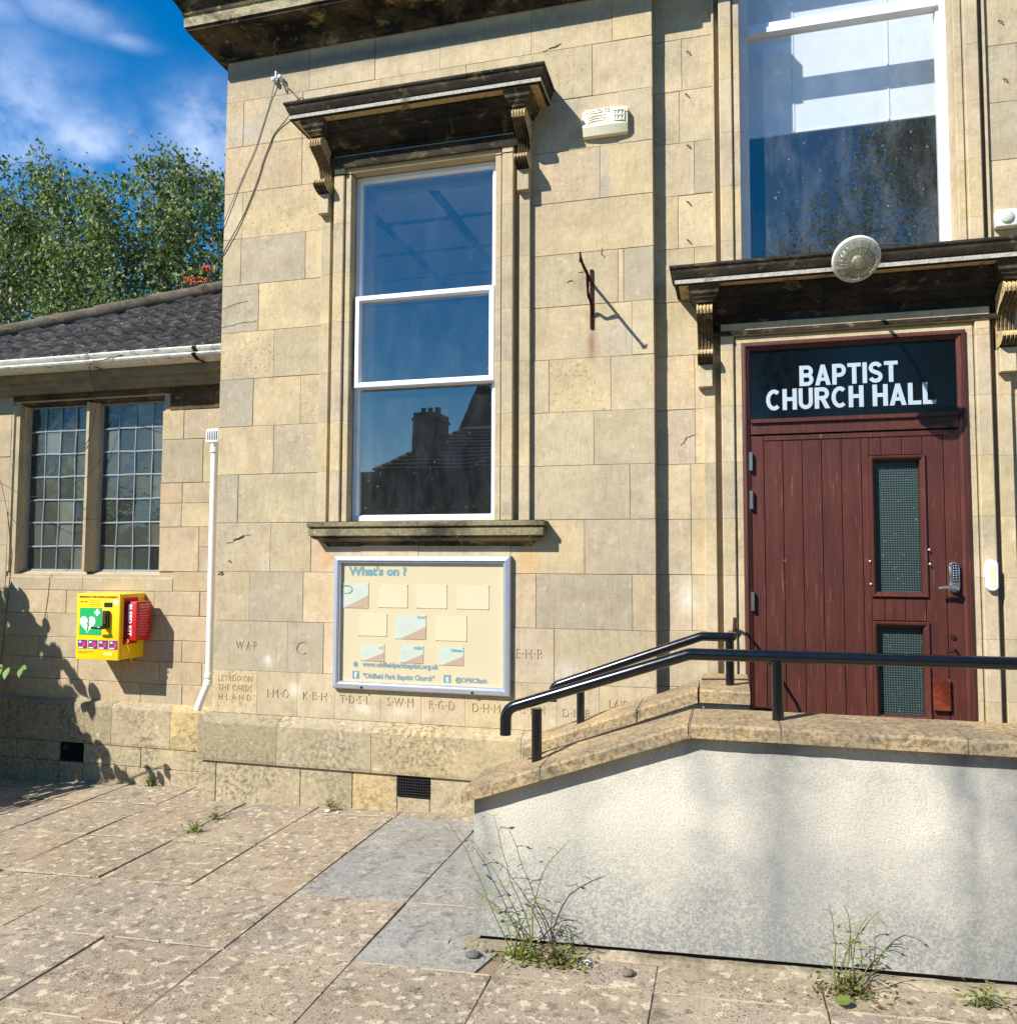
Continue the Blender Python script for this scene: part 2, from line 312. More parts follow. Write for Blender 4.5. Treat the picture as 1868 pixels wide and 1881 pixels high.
ALU = mat_plain('brushed_aluminium', lin((188, 194, 206)), .32, metal=.55, var=.04)
CHROME = mat_plain('satin_chrome', lin((190, 190, 190)), .25, metal=.9, var=.05)
RUST = mat_worn('rusty_iron', lin((40, 24, 20)), lin((84, 44, 32)), lin((110, 66, 44)), .4, .6)
YEL = mat_plain('yellow_powder_coat', lin((246, 204, 16)), .35, var=.05)
PRINT = mat_plain('printed_sheet', (.5, .5, .5), .5, var=.02, obj=True)
MATT = mat_plain('matt_painted', (.5, .5, .5), .75, var=.06, obj=True)
TILE = mat_tile()
DARK = mat_plain('dark_void', lin((14, 14, 16)), .9, var=.05)
CEILM = mat_plain('ceiling_tile', lin((232, 232, 228)), .9, var=.03)
ROOMW = mat_plain('interior_plaster', lin((140, 138, 132)), .9, var=.05)
CABLE = mat_plain('grey_cable', lin((62, 58, 60)), .6, var=.1)
BIRCH = mat_leaf('birch_leaves', lin((58, 74, 42)), lin((140, 152, 98)), .2)
BARK = mat_worn('birch_bark', lin((60, 54, 48)), lin((214, 208, 196)), lin((240, 236, 224)), .3, .42)
TWIG = mat_plain('brown_twig', lin((74, 58, 44)), .9, var=.2)
WEED = mat_leaf('weed_leaves', lin((92, 112, 44)), lin((150, 148, 72)), .3)
REDW = mat_leaf('reddish_weed_leaves', lin((110, 74, 60)), lin((96, 110, 48)), .2)
BUSH = mat_leaf('broad_leaves', lin((84, 120, 48)), lin((132, 164, 84)), .35)
BERRY = mat_plain('orange_berries', lin((206, 84, 24)), .4, var=.1)

# ------------------------------------------------------------------ mesh helpers
class MB:
    def __init__(s): s.v = []; s.f = []; s.mi = []; s.sm = []
    def add(s, vs, fs, mi=0, smooth=False):
        o = len(s.v); s.v += [tuple(p) for p in vs]
        for f in fs: s.f.append([i+o for i in f]); s.mi.append(mi); s.sm.append(smooth)
        return s
    def box(s, x0, x1, y0, y1, z0, z1, mi=0):
        vs = [(x, y, z) for z in (z0, z1) for y in (y0, y1) for x in (x0, x1)]
        return s.add(vs, [(0, 2, 3, 1), (4, 5, 7, 6), (0, 1, 5, 4), (2, 6, 7, 3), (0, 4, 6, 2), (1, 3, 7, 5)], mi)
    def cbox(s, x0, x1, y0, y1, z0, z1, b, mi=0, j=0.):
        """box with the front (-Y) edges chamfered by b and corners jittered by j"""
        r = lambda: rnd.uniform(-j, j)
        c = [(x0+r(), z0+r()), (x1+r(), z0+r()), (x1+r(), z1+r()), (x0+r(), z1+r())]
        cx, cz = (x0+x1)/2, (z0+z1)/2
        ins = [(x+(b if x < cx else -b), z+(b if z < cz else -b)) for x, z in c]
        vs = [(x, y1, z) for x, z in c] + [(x, y0+b, z) for x, z in c] + [(x, y0, z) for x, z in ins]
        fs = [(3, 2, 1, 0), (8, 9, 10, 11)]
        for a in range(4):
            n = (a+1) % 4; fs += [(a, n, 4+n, 4+a), (4+a, 4+n, 8+n, 8+a)]
        return s.add(vs, fs, mi)
    def rbox(s, x0, x1, y0, y1, z0, z1, b, mi=0):
        """box with all edges bevelled"""
        bm = bmesh.new(); bmesh.ops.create_cube(bm, size=1)
        for v in bm.verts: v.co = Vector(((x0+x1)/2+v.co.x*(x1-x0), (y0+y1)/2+v.co.y*(y1-y0), (z0+z1)/2+v.co.z*(z1-z0)))
        bmesh.ops.bevel(bm, geom=bm.edges[:], offset=b, segments=2, profile=.5, affect='EDGES')
        bm.verts.index_update()
        s.add([v.co[:] for v in bm.verts], [[v.index for v in f.verts] for f in bm.faces], mi, True); bm.free(); return s
    def exX(s, poly, x0, x1, mi=0):
        n = len(poly); vs = [(x0, y, z) for y, z in poly] + [(x1, y, z) for y, z in poly]
        fs = [(i, (i+1) % n, n+(i+1) % n, n+i) for i in range(n)] + [tuple(range(n))[::-1], tuple(range(n, 2*n))]
        return s.add(vs, fs, mi)
    def exZ(s, poly, z0, z1, mi=0):
        n = len(poly); vs = [(x, y, z0) for x, y in poly] + [(x, y, z1) for x, y in poly]
        fs = [(i, (i+1) % n, n+(i+1) % n, n+i) for i in range(n)] + [tuple(range(n))[::-1], tuple(range(n, 2*n))]
        return s.add(vs, fs, mi)
    def sweepU(s, prof, xL, xR, yw, c, mis=None):
        """profile (o,z) swept round three sides of a projecting block"""
        vs = []
        for o, z in prof: vs += [(xL-o, yw, z), (xL-o, yw-o-c, z), (xR+o, yw-o-c, z), (xR+o, yw, z)]
        for i in range(len(prof)-1):
            for k in range(3):
                s.add([vs[4*i+k], vs[4*i+k+1], vs[4*i+5+k], vs[4*i+4+k]], [(0, 1, 2, 3)], (mis[i] if mis else 0))
        return s
    def arch(s, prof, x0, x1, z0, z1, mi=0):
        """closed profile (t,y) up, over and down an opening"""
        vs = []; n = len(prof)
        for t, y in prof: vs += [(x0-t, y, z0), (x0-t, y, z1+t), (x1+t, y, z1+t), (x1+t, y, z0)]
        for i in range(n):
            j = (i+1) % n
            for k in range(3): s.add([vs[4*i+k], vs[4*i+k+1], vs[4*j+k+1], vs[4*j+k]], [(0, 1, 2, 3)], mi)
        return s
    def ring(s, prof, x0, x1, z0, z1, mi=0):
        """closed profile (t inward, y) round a rectangle"""
        n = len(prof); vs = []
        for t, y in prof: vs += [(x0+t, y, z0+t), (x1-t, y, z0+t), (x1-t, y, z1-t), (x0+t, y, z1-t)]
        for i in range(n):
            j = (i+1) % n
            for k in range(4):
                l = (k+1) % 4; s.add([vs[4*i+k], vs[4*i+l], vs[4*j+l], vs[4*j+k]], [(0, 1, 2, 3)], mi)
        return s
    def tube(s, pts, r, seg=8, mi=0, cap=True):
        pts = [Vector(p) for p in pts]; rs = r if isinstance(r, (list, tuple)) else [r]*len(pts)
        rings = []; ref = None
        for i, p in enumerate(pts):
            d = (pts[min(i+1, len(pts)-1)]-pts[max(i-1, 0)]).normalized()
            if ref is None:
                ref = Vector((0, 0, 1)) if abs(d.z) < .9 else Vector((1, 0, 0))
            a = (ref - d*ref.dot(d)).normalized(); b = d.cross(a); ref = a
            rings.append([p+(a*math.cos(2*math.pi*k/seg)+b*math.sin(2*math.pi*k/seg))*rs[i] for k in range(seg)])
        vs = [v[:] for q in rings for v in q]; fs = []
        for i in range(len(pts)-1):
            for k in range(seg):
                l = (k+1) % seg; fs.append((i*seg+k, i*seg+l, (i+1)*seg+l, (i+1)*seg+k))
        if cap: fs += [tuple(range(seg))[::-1], tuple(range(len(vs)-seg, len(vs)))]
        return s.add(vs, fs, mi, True)
    def lathe(s, prof, origin, axis, seg=24, mi=0):
        axis = Vector(axis).normalized(); ref = Vector((0, 0, 1)) if abs(axis.z) < .9 else Vector((1, 0, 0))
        a = (ref-axis*ref.dot(axis)).normalized(); b = axis.cross(a); o = Vector(origin)
        vs = []; n = len(prof)
        for h, r in prof: vs += [(o+axis*h+(a*math.cos(2*math.pi*k/seg)+b*math.sin(2*math.pi*k/seg))*r)[:] for k in range(seg)]
        fs = [(i*seg+k, i*seg+(k+1) % seg, (i+1)*seg+(k+1) % seg, (i+1)*seg+k) for i in range(n-1) for k in range(seg)]
        return s.add(vs, fs, mi, True)
    def build(s, name, mats, parent=None, color=None, smooth=False):
        me = bpy.data.meshes.new(name); me.from_pydata(s.v, [], s.f)
        for m in (mats if isinstance(mats, (list, tuple)) else [mats]): me.materials.append(m)
        me.polygons.foreach_set('material_index', s.mi)
        me.polygons.foreach_set('use_smooth', [bool(x or smooth) for x in s.sm])
        me.validate(); me.update()
        bm = bmesh.new(); bm.from_mesh(me); bmesh.ops.recalc_face_normals(bm, faces=bm.faces[:]) if not getattr(s, 'keep', False) else None
        bm.to_mesh(me); bm.free()
        if any(s.sm) or smooth:
            try: me.set_sharp_from_angle(angle=math.radians(42))
            except Exception: pass
        o = bpy.data.objects.new(name, me); COL.objects.link(o); o.parent = parent
        if color: o.color = color
        return o
def thing(name, label, cat, loc=(0, 0, 0), group=None):
    o = bpy.data.objects.new(name, None); COL.objects.link(o); o.location = loc; o.empty_display_size = .1
    o['label'] = label; o['category'] = cat
    if group: o['group'] = group
    return o
def tag(o, label, cat, group=None):
    o['label'] = label; o['category'] = cat
    if group: o['group'] = group
    return o
def struct(o): o['kind'] = 'structure'; return o
def rgba(c, a=1.): return (*lin(c), a)
def text_mesh(body, size, x, y, z, mat, name, parent=None, width=None, extrude=.0008, bold=0., color=None, align='LEFT', rot=(math.pi/2, 0, 0), space=1.):
    cu = bpy.data.curves.new(name, 'FONT'); cu.body = body; cu.size = size; cu.extrude = extrude; cu.offset = bold
    cu.align_x = align; cu.resolution_u = 3; cu.space_character = space; cu.space_line = .9
    to = bpy.data.objects.new('tmp', cu); COL.objects.link(to)
    me = bpy.data.meshes.new_from_object(to); bpy.data.objects.remove(to); bpy.data.curves.remove(cu)
    sx = 1.
    if width:
        xs = [v.co.x for v in me.vertices]; sx = width/max(1e-4, max(xs)-min(xs))
    me.transform(Matrix.Diagonal((sx, 1, 1, 1))); me.transform(Matrix.Rotation(rot[2], 4, 'Z') @ Matrix.Rotation(rot[0], 4, 'X') if rot[2] else Matrix.Rotation(rot[0], 4, 'X'))
    me.transform(Matrix.Translation((x, y, z)))
    me.materials.clear(); me.materials.append(mat); me.name = name
    o = bpy.data.objects.new(name, me); COL.objects.link(o); o.parent = parent
    if color: o.color = color
    return o

# ------------------------------------------------------------------ palette for individual stones  (r,g,b, pitting)
BE = lambda a=.25: rgba((206, 189, 157), a)
YE = lambda a=.25: rgba((210, 190, 151), a)
GR = lambda a=.2: rgba((180, 169, 148), a)
GB = lambda a=.2: rgba((192, 177, 147), a)
OR = lambda a=.3: rgba((206, 184, 152), a)
PK = lambda a=.1: rgba((198, 181, 155), a)
def jitc(c, k=.05):
    f = 1+rnd.uniform(-k, k); return (c[0]*f, c[1]*f*(1+rnd.uniform(-.012, .012)), c[2]*f*(1+rnd.uniform(-.04, .04)), c[3])

# ================================================================== CHURCH HALL
hall = thing('church_hall', 'honey coloured ashlar stone church hall with sash window and maroon door', 'building', (-1.9, 0, 0))
HP = hall.location.copy()
def H(o):                                  # keep world coordinates for a child built in world space
    o.matrix_parent_inverse = Matrix.Translation(-HP); return o
XC, XS, XE = -3.383, -.403, 1.783
WY = .09                                   # door bay wall plane
GAP = .0012
# core walls (seen only in the joints), with the openings left free
core = MB()
D0, D1 = .007, .34
core.box(XC+.004, -2.385, D0, D1, -.6, 5.5); core.box(-1.38, XS-.004, D0, D1, -.6, 5.5)
core.box(-2.385, -1.38, D0, D1, -.6, 1.845); core.box(-2.385, -1.38, D0, D1, 4.175, 5.5)
W0, W1 = WY+.007, WY+.36
core.box(XS-.004, .100, W0, W1, -.6, 5.9); core.box(1.285, XE+.01, W0, W1, -.6, 5.9)
core.box(.100, 1.285, W0, W1, -.6, .40); core.box(.100, 1.285, W0, W1, 2.880, 3.30)
core.box(XE, 6.2, D0, D1+.1, -.6, 5.9)
core.box(XC+.004, XC+.3, D1, 9, -.6, 5.5); core.box(6.0, 6.2, D1, 9, -.6, 5.5); core.box(XC+.004, 6.2, 9, 9.2, -.6, 5.5)
H(core.build('wall', MORTAR, hall))
def stone(x0, x1, z0, z1, y=0., col=None, name='stone', par=None, fix=H, d=.11, bev=.0016, mat=None, j=.0008, prd=None):
    g = GAP/2+.0004; py = y-rnd.uniform(.0, .004) if prd is None else y-prd
    b = MB().cbox(x0+g, x1-g, py, y+d, z0+g, z1-g, bev*rnd.uniform(.6, 1.5), 0, j)
    o = b.build(name, mat or STONE, par or hall, jitc(col or BE()))
    return fix(o)
Z0 = .852; CH = .331
zc = lambda k: 1.845+CH*k                  # course joints
# left bay courses: k -> list of (x boundaries, tints)
L, R_ = XC, XS
WL, WR = -2.607, -1.163                    # outer edges of the window surround
courses = {
 -3: None,
 -2: ([L, -2.818, -2.558, -2.2, -1.75, -1.30, -1.016, R_], [GB(.1), GR(.1), OR(.2), BE(), BE(), PK(.1), GB(.2)]),
 -1: ([L, -3.114, -2.712, -2.3, -1.8, -1.30, -1.127, -.54, R_], [GB(), GB(.1), OR(.2), BE(), BE(), OR(.1), GR(.15), YE(.1)]),
  0: None, }
def row(z0, z1, xs, cols, y=0.):
    for a, b, c in zip(xs[:-1], xs[1:], cols): stone(a, b, z0, z1, y, c)
row(zc(-2), zc(-1), [L, -3.114, -2.712, -2.3, -1.8, -1.29, -1.127, -.54, R_], [GB(.15), GR(.1), OR(.2), BE(), BE(), OR(.1), GR(.12), YE(.1)])
row(zc(-1), zc(0), [L, -2.963, -2.66, -2.3, -1.9, -1.29, -.827, R_], [GB(.7), GB(.4), OR(.2), OR(.2), BE(), YE(.15), PK(.2)])
row(zc(0), zc(1), [L, -3.219, WL], [GR(.15), GB(.5)]); row(zc(0), zc(1), [WR, -.551, R_], [GB(.2), PK(.15)])
row(zc(1), zc(2), [L, -2.952, WL], [YE(.3), GB(.4)]); row(zc(1), zc(2), [WR, -.767, R_], [GB(.15), GB(.15)])
row(zc(2), zc(3), [L, -3.119, -2.758, WL], [GR(.2), YE(.3), YE(.6)]); row(zc(2), zc(3), [WR, -1.046, -.664, R_], [BE(.2), YE(.8), BE(.25)])
row(zc(3), zc(4), [L, -2.967, WL], [YE(.95), GB(.35)]); row(zc(3), zc(4), [WR, -.534, R_], [YE(.2), BE(.15)])
row(zc(4), zc(5), [L, -3.093, WL], [GR(.6), YE(.45)]); row(zc(4), zc(5), [WR, -.616, -.583, R_], [GB(.35), YE(.3), GR(.2)])
row(zc(5), zc(6), [L, -3.239, -2.741, WL], [GB(.3), GR(.35), YE(.2)]); row(zc(5), zc(6), [WR, R_], [YE(.3)])
row(zc(6), zc(7), [L, -3.236, WL], [BE(.3), YE(.8)]); row(zc(6), zc(7), [WR, -.726, R_], [OR(.5), YE(.25)])
row(zc(7), zc(8), [L, -2.78, WL], [OR(.5), BE(.3)]); row(zc(7), zc(8), [WR, -.61, R_], [BE(.25), GB(.25)])
row(zc(8), zc(9), [L, -3.244, -2.782, -2.2, -1.6, -1.16, -.772, R_], [OR(.7), YE(.5), BE(), BE(), BE(), GB(.6), BE(.2)])
row(zc(9), 5.13, [L, -2.735, -2.246, -1.78, -1.165, -.647, R_], [GB(.35), BE(.4), BE(.2), BE(.15), BE(.2), YE(.2)])
# bottom course with carved initials: the letters are cut as real holes over a backing block
CZ0, CZ1 = .565, zc(-3)
def carved(x0, x1, z0, z1, texts, col):
    cu = bpy.data.curves.new('c', 'FONT')
    g = GAP/2+.0004; cur = bpy.data.curves.new('stone', 'CURVE'); cur.dimensions = '2D'; cur.fill_mode = 'BOTH'; cur.extrude = .0024
    sp = cur.splines.new('POLY'); sp.points.add(3)
    for p, (x, z) in zip(sp.points, ((x0+g, z0+g), (x1-g, z0+g), (x1-g, z1-g), (x0+g, z1-g))): p.co = (x, z, 0, 1)
    sp.use_cyclic_u = True
    for body, size, wid, tx, tz in texts:
        f = bpy.data.curves.new('f', 'FONT'); f.body = body; f.size = size; f.resolution_u = 2; f.align_x = 'CENTER'; f.space_character = 1.1
        fo = bpy.data.objects.new('f', f); COL.objects.link(fo); me = bpy.data.meshes.new_from_object(fo)
        dg = bpy.context.evaluated_depsgraph_get()
        c2 = fo.to_curve(dg, apply_modifiers=False)
        xs_ = [b_.co.x for s2 in c2.splines for b_ in s2.bezier_points]; kx = wid/(max(xs_)-min(xs_)); mx_ = (max(xs_)+min(xs_))/2
        for s2 in c2.splines:
            ns = cur.splines.new('BEZIER'); ns.bezier_points.add(len(s2.bezier_points)-1)
            for a, b in zip(ns.bezier_points, s2.bezier_points):
                for at in ('co', 'handle_left', 'handle_right'):
                    v = getattr(b, at); setattr(a, at, ((v[0]-mx_)*kx+tx, v[1]+tz, 0))
                a.handle_left_type = a.handle_right_type = 'FREE'
            ns.use_cyclic_u = True; ns.resolution_u = 2
        fo.to_curve_clear(); bpy.data.objects.remove(fo); bpy.data.meshes.remove(me)
    co = bpy.data.objects.new('t', cur); COL.objects.link(co); me = bpy.data.meshes.new_from_object(co)
    bpy.data.objects.remove(co)
    me.transform(Matrix.Translation((0, -.0015, 0)) @ Matrix.Rotation(math.pi/2, 4, 'X'))
    me.materials.clear(); me.materials.append(STONE)
    bmm = bmesh.new(); bmm.from_mesh(me)
    b = MB().box(x0+g, x1-g, .0008, .11, z0+g, z1-g)
    o2 = len(bmm.verts); nv = [bmm.verts.new(v) for v in b.v]
    for f in b.f: bmm.faces.new([nv[i] for i in f])
    for f in bmm.faces: f.smooth = False
    bmm.to_mesh(me); bmm.free(); me.name = 'carved_stone'
    o = bpy.data.objects.new('carved_stone', me); COL.objects.link(o); o.parent = hall; o.color = jitc(col)
    bpy.data.curves.remove(cu); return H(o)
zt = .705
for x0, x1, txt, col in ((L, -3.04, [('LEYRDIXON', .058, .26, -3.205, .775), ('THE CARDS', .058, .26, -3.205, .712), ('H·L·A·N·D', .058, .25, -3.205, .648)], YE(1.)),
        (-3.04, -2.74, [('I·M·O', .082, .16, -2.88, .680)], GB(.2)), (-2.74, -2.47, [('K·B·H', .08, .17, -2.61, .676)], BE(.2)),
        (-2.47, -2.15, [('T·D·S·L', .076, .21, -2.325, .668)], BE(.2)), (-2.15, -1.87, [('S·W·M', .08, .18, -2.01, .665)], BE(.25)),
        (-1.87, -1.58, [('R·G·D', .08, .17, -1.73, .66)], OR(.2)), (-1.58, -1.28, [('D·H·M', .08, .18, -1.44, .655)], YE(.2)),
        (-1.28, -1.00, [('C·E·H', .08, .16, -1.15, .66)], BE(.2)), (-1.00, -.74, [('D·M·R', .074, .17, -.875, .655)], BE(.2)),
        (-.74, R_, [('LAID BY', .066, .21, -.575, .725), ('COLSTEIN', .064, .26, -.575, .65)], YE(.3))):
    carved(x0, x1, CZ0, CZ1, txt, col)
# the course above has three carved stones among plain ones
carved(L, -2.818, zc(-3), zc(-2), [('W·A·P', .088, .155, -3.125, .985)], GR(.1))
carved(-2.818, -2.558, zc(-3), zc(-2), [('C', .130, .075, -2.715, .965)], GR(.15))
carved(-1.30, -1.016, zc(-3), zc(-2), [('E·H·R', .088, .17, -1.165, .995)], PK(.1))
row(zc(-3), zc(-2), [-2.558, -2.2, -1.75, -1.30], [OR(.2), BE(), BE()]); row(zc(-3), zc(-2), [-1.016, R_], [GB(.2)])
# corner return, left flank of the hall
for k in range(-3, 10):
    z1 = zc(k+1) if k < 9 else 5.13
    o = MB().box(XC-.0005, XC+.1, .115, 2.2, zc(k)+.001, z1-.001).build('stone', STONE, hall, jitc(BE())); H(o)
# door bay stones
BX = [XS, -.05]
for k, xs, cs in ((-3, [XS, -.05], [GB(.1)]), (-2, [XS, -.2, -.05], [BE(.1), YE(.1)]), (-1, [XS, -.2, -.05], [PK(.1), YE(.1)]), (0, [XS, -.2, -.05], [BE(.1), YE(.1)]),
        (1, [XS, -.17, -.05], [PK(.1), YE(.1)]), (2, [XS, -.17, -.05], [OR(.3), BE(.1)]), (3, [XS, -.05], [BE(.1)]), (4, [XS, -.165, -.05], [GB(.3), GB(.3)]),
        (5, [XS, -.26, -.05], [YE(.3), BE(.3)]), (6, [XS, -.16, -.05], [BE(.3), GR(.1)]), (7, [XS, -.247, -.05], [BE(.3), BE(.3)]), (8, [XS, -.23, -.05], [BE(.3), BE(.4)]), (9, [XS, -.05], [BE()]), (10, [XS, -.05], [BE()])):
    row(zc(k), zc(k+1), xs, cs, WY)
    row(zc(k), zc(k+1), [1.43, 1.60 if k % 2 else 1.66, XE], [GR(.2) if k in (6, 7) else BE(.2), BE()], WY)
row(.40, zc(-3), [XS, -.05], [BE()], WY); row(.40, zc(-3), [1.43, XE], [BE()], WY)
# corner step faces
for k in range(-4, 10):
    z0 = zc(k) if k > -4 else .3; z1 = zc(k+1) if k < 9 else 5.13
    for x0, x1 in ((XS-.12, XS+.0006), (XE-.0006, XE+.12)):
        if x0 < 0: o = MB().box(x0, x1, .006, WY+.012, z0+.0015, z1-.0015).build('stone', STONE, hall, jitc(BE(.2)))
        else: o = MB().box(x0, x1, -.002, WY+.012, z0+.0015, z1-.0015).build('stone', STONE, hall, jitc(BE(.2)))
        H(o)
for k in range(-4, 10):
    z0 = zc(k) if k > -4 else .3; z1 = zc(k+1) if k < 9 else 5.13
    for a, b in ((XE+.12, 2.6), (2.6, 3.4)): stone(a, b, z0, z1, 0., BE())

# plinth: upper chamfered course, lower set-back course
def plinth_upper(x0, x1, col, par=hall, fix=H, yf=-.085, zb=.262, zt_=.565, lx=False):
    g = .0015
    pr = [(.0, zb), (yf, zb), (yf-.004, zb+.02), (yf-.004, zt_-.055), (yf+.006, zt_-.035), (-.002, zt_-.002), (.0, zt_-.002)]
    b = MB().exX(pr, x0+g, x1-g)
    return fix(b.build('plinth_stone', PLINTH, par, jitc(col)))
def plinth_lower(x0, x1, col, z0=-.35, y=-.068, zt_=.258, par=hall, fix=H):
    b = MB().cbox(x0+.0015, x1-.0015, y, .05, z0, zt_, .004, 0, .001)
    return fix(b.build('plinth_stone', PLINTH, par, jitc(col)))
PCOL = [rgba((160, 146, 116), .5), rgba((188, 168, 128), .5), rgba((180, 165, 134), .5), rgba((202, 176, 126), .5)]
for a, b, c in ((XC-.045, -2.836, 0), (-2.836, -2.17, 2), (-2.17, -1.2, 1), (-1.2, XS+.09, 2)): plinth_upper(a, b, PCOL[c])
for a, b, c in ((XC-.02, -3.294, 2), (-3.294, -2.67, 2), (-2.67, -2.304, 2), (-2.304, -1.998, 3), (-1.782, -1.3, 2), (-1.3, XS+.08, 2)): plinth_lower(a, b, PCOL[c])
plinth_lower(-1.998, -1.782, PCOL[2], zt_=.124)
H(MB().box(XC-.045, XC+.1, .0, 1.2, -.4, .52).build('plinth_stone', PLINTH, hall, PCOL[1]))
H(MB().box(XC-.02, XS, -.050, .01, .256, .27).build('plinth_joint', MORTAR, hall))
# air vent grille in the plinth
vent = thing('air_vent', 'black cast iron vent grille low in the hall plinth', 'vent', (-1.89, -.07, .195))
vm = MB(); vm.box(-.108, .108, .03, .04, -.067, .067)
for i in range(13): x = -.100+i*.0167; vm.box(x-.0028, x+.0028, -.004, .03, -.067, .067)
for i in range(8): z = -.060+i*.0172; vm.box(-.108, .108, -.006, .028, z-.0028, z+.0028)
vm.build('grille', DARK, vent)
H(MB().box(-1.998, -1.782, -.03, .05, .124, .258).build('wall', MORTAR, hall))

# ------------------------------------------------------------------ window surround, sill and hood (used for window and door)
def jamb(xo, s, y, z0, z1, inner=True, strip=True, gy=.0):
    """vertical moulding beside an opening; xo opening edge, s=-1 left / +1 right"""
    p = [(0, .10), (0, -.045), (.004, -.049), (.036, -.049), (.038, -.036), (.045, -.036), (.047, -.060), (.052, -.064), (.115, -.064), (.120, -.060), (.120, .015), (.120, .10)]
    poly = [(xo+s*t, y+yy) for t, yy in p]
    zs = []; z = z0
    while z < z1-.01:
        nx = min(z1, zc(math.floor((z-1.845)/CH+1e-6)+1)); zs.append((z, nx)); z = nx
    for i, (a, b) in enumerate(zs):
        c = jitc([BE(.1), YE(.15), BE(.1), PK(.1)][i % 4] if s > 0 else [BE(.1), YE(.2), PK(.1)][i % 3], .05)
        H(MB().exZ(poly, a+.0006, b-.0006).build('jamb_stone', STONE, hall, c))
        if strip:
            q = [(xo+s*t, y+yy) for t, yy in ((.154, .03), (.154, -.034), (.157, -.037), (.219, -.037), (.222, -.034), (.222, .03))]
            H(MB().exZ(q, a+.0006, b-.0006).build('strip_stone', STONE, hall, jitc([BE(.1), YE(.1), GB(.1)][i % 3])))
def head(x0, x1, z1, y):
    p = [(0, .10), (0, -.045), (.004, -.049), (.036, -.049), (.038, -.036), (.045, -.036), (.047, -.060), (.052, -.064), (.115, -.064), (.120, -.060), (.120, .10)]
    H(MB().arch([(t, y+yy) for t, yy in p], x0, x1, z1-.002, z1).build('lintel_stone', STONE, hall, YE(.1)))
def console(x0, x1, y, zt_, zb):
    """scrolled bracket: fluted S profile with a plain block below"""
    h = zt_-zb; o = MB()
    def prof(k):
        P = [(0, 1.), (-.178, 1.), (-.190, .975), (-.210, .93), (-.213, .88), (-.206, .83), (-.184, .785), (-.150, .74), (-.112, .69), (-.080, .62), (-.062, .53), (-.054, .44), (-.060, .375), (-.096, .350), (-.134, .325), (-.150, .29), (-.152, .25), (-.144, .21), (-.126, .175), (-.100, .15), (-.070, .135), (-.055, .13), (0, .13)]
        return [(y+(a+k if a < -.05 else a), zb+h*b) for a, b in P]
    wd = x1-x0; n = 9
    for i in range(n):
        k = (0, .009, 0, .010, 0, .010, 0, .009, 0)[i]
        nf = len(o.f); o.exX(prof(k), x0+wd*i/n, x0+wd*(i+1)/n)
        for q in range(nf+5, nf+12): o.mi[q] = 1
        for q in range(nf+16, nf+20): o.mi[q] = 1
    H(o.build('console_bracket', [CARVE, SOOT2], hall))
    H(MB().cbox(x0+.004, x1-.004, y-.082, y+.0, zb-.085*h/.39, zb+h*.128, .003).build('bracket_block', STONE, hall, BE(.1)))
def hood(xL, xR, y, zT, cons, zh):
    """xL,xR outer ends, zT top of front edge; cons = console x ranges; zh = bottom of frieze"""
    ov = .135; a, b = xL+ov, xR-ov; c = .168
    prof = [(-c, zT+.055), (ov, zT), (ov, zT-.012), (ov-.004, zT-.018), (ov-.010, zT-.022), (ov-.014, zT-.040), (ov-.022, zT-.056), (ov-.030, zT-.070), (ov-.034, zT-.074),
            (ov-.034, zT-.080), (ov-.028, zT-.080), (ov-.028, zT-.102), (ov-.046, zT-.102), (ov-.05, zT-.108), (-.0, zT-.112), (-c, zT-.112)]
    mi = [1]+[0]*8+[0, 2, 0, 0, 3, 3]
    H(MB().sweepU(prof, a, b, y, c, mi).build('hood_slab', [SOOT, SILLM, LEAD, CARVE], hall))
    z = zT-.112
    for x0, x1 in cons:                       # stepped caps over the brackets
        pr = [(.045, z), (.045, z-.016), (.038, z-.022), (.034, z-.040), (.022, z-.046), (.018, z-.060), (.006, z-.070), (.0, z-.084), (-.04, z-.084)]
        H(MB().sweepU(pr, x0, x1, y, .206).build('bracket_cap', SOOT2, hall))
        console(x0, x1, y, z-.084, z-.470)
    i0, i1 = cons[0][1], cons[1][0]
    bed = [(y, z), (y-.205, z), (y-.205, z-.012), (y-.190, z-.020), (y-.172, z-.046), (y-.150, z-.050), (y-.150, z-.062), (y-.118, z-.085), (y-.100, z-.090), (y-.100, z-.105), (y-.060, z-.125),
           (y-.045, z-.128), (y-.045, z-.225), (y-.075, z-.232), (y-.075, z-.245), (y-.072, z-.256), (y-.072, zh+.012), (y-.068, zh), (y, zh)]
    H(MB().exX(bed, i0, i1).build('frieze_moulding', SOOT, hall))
# --- window bay
SX0, SX1, SZ0, SZ1 = -2.382, -1.384, 1.845, 4.172
jamb(SX0, -1, 0, SZ0, SZ1); jamb(SX1, 1, 0, SZ0, SZ1); head(SX0, SX1, SZ1, 0)
hood(-2.754, -1.012, 0, 4.571, ((-2.612, -2.530), (-1.238, -1.156)), 4.268)
for x0 in (-2.607, -1.232): pass
sp = [(-2.640, -1.128)]
sill = [(-.07, 1.852), (.100, 1.838), (.100, 1.812), (.093, 1.806), (.086, 1.804), (.086, 1.796), (.092, 1.796), (.092, 1.752), (.080, 1.748), (.070, 1.735), (.030, 1.715), (.008, 1.700), (-.012, 1.672), (-.015, 1.660), (-.07, 1.660)]
H(MB().sweepU(sill, -2.540, -1.155, 0, .004, [0, 0, 0, 0, 1, 1, 0, 0, 1, 0, 1, 1, 1, 1]).build('sill', [SILLM, SOOT2], hall))
for i in range(7):                            # pale droppings on the sill top
    pass
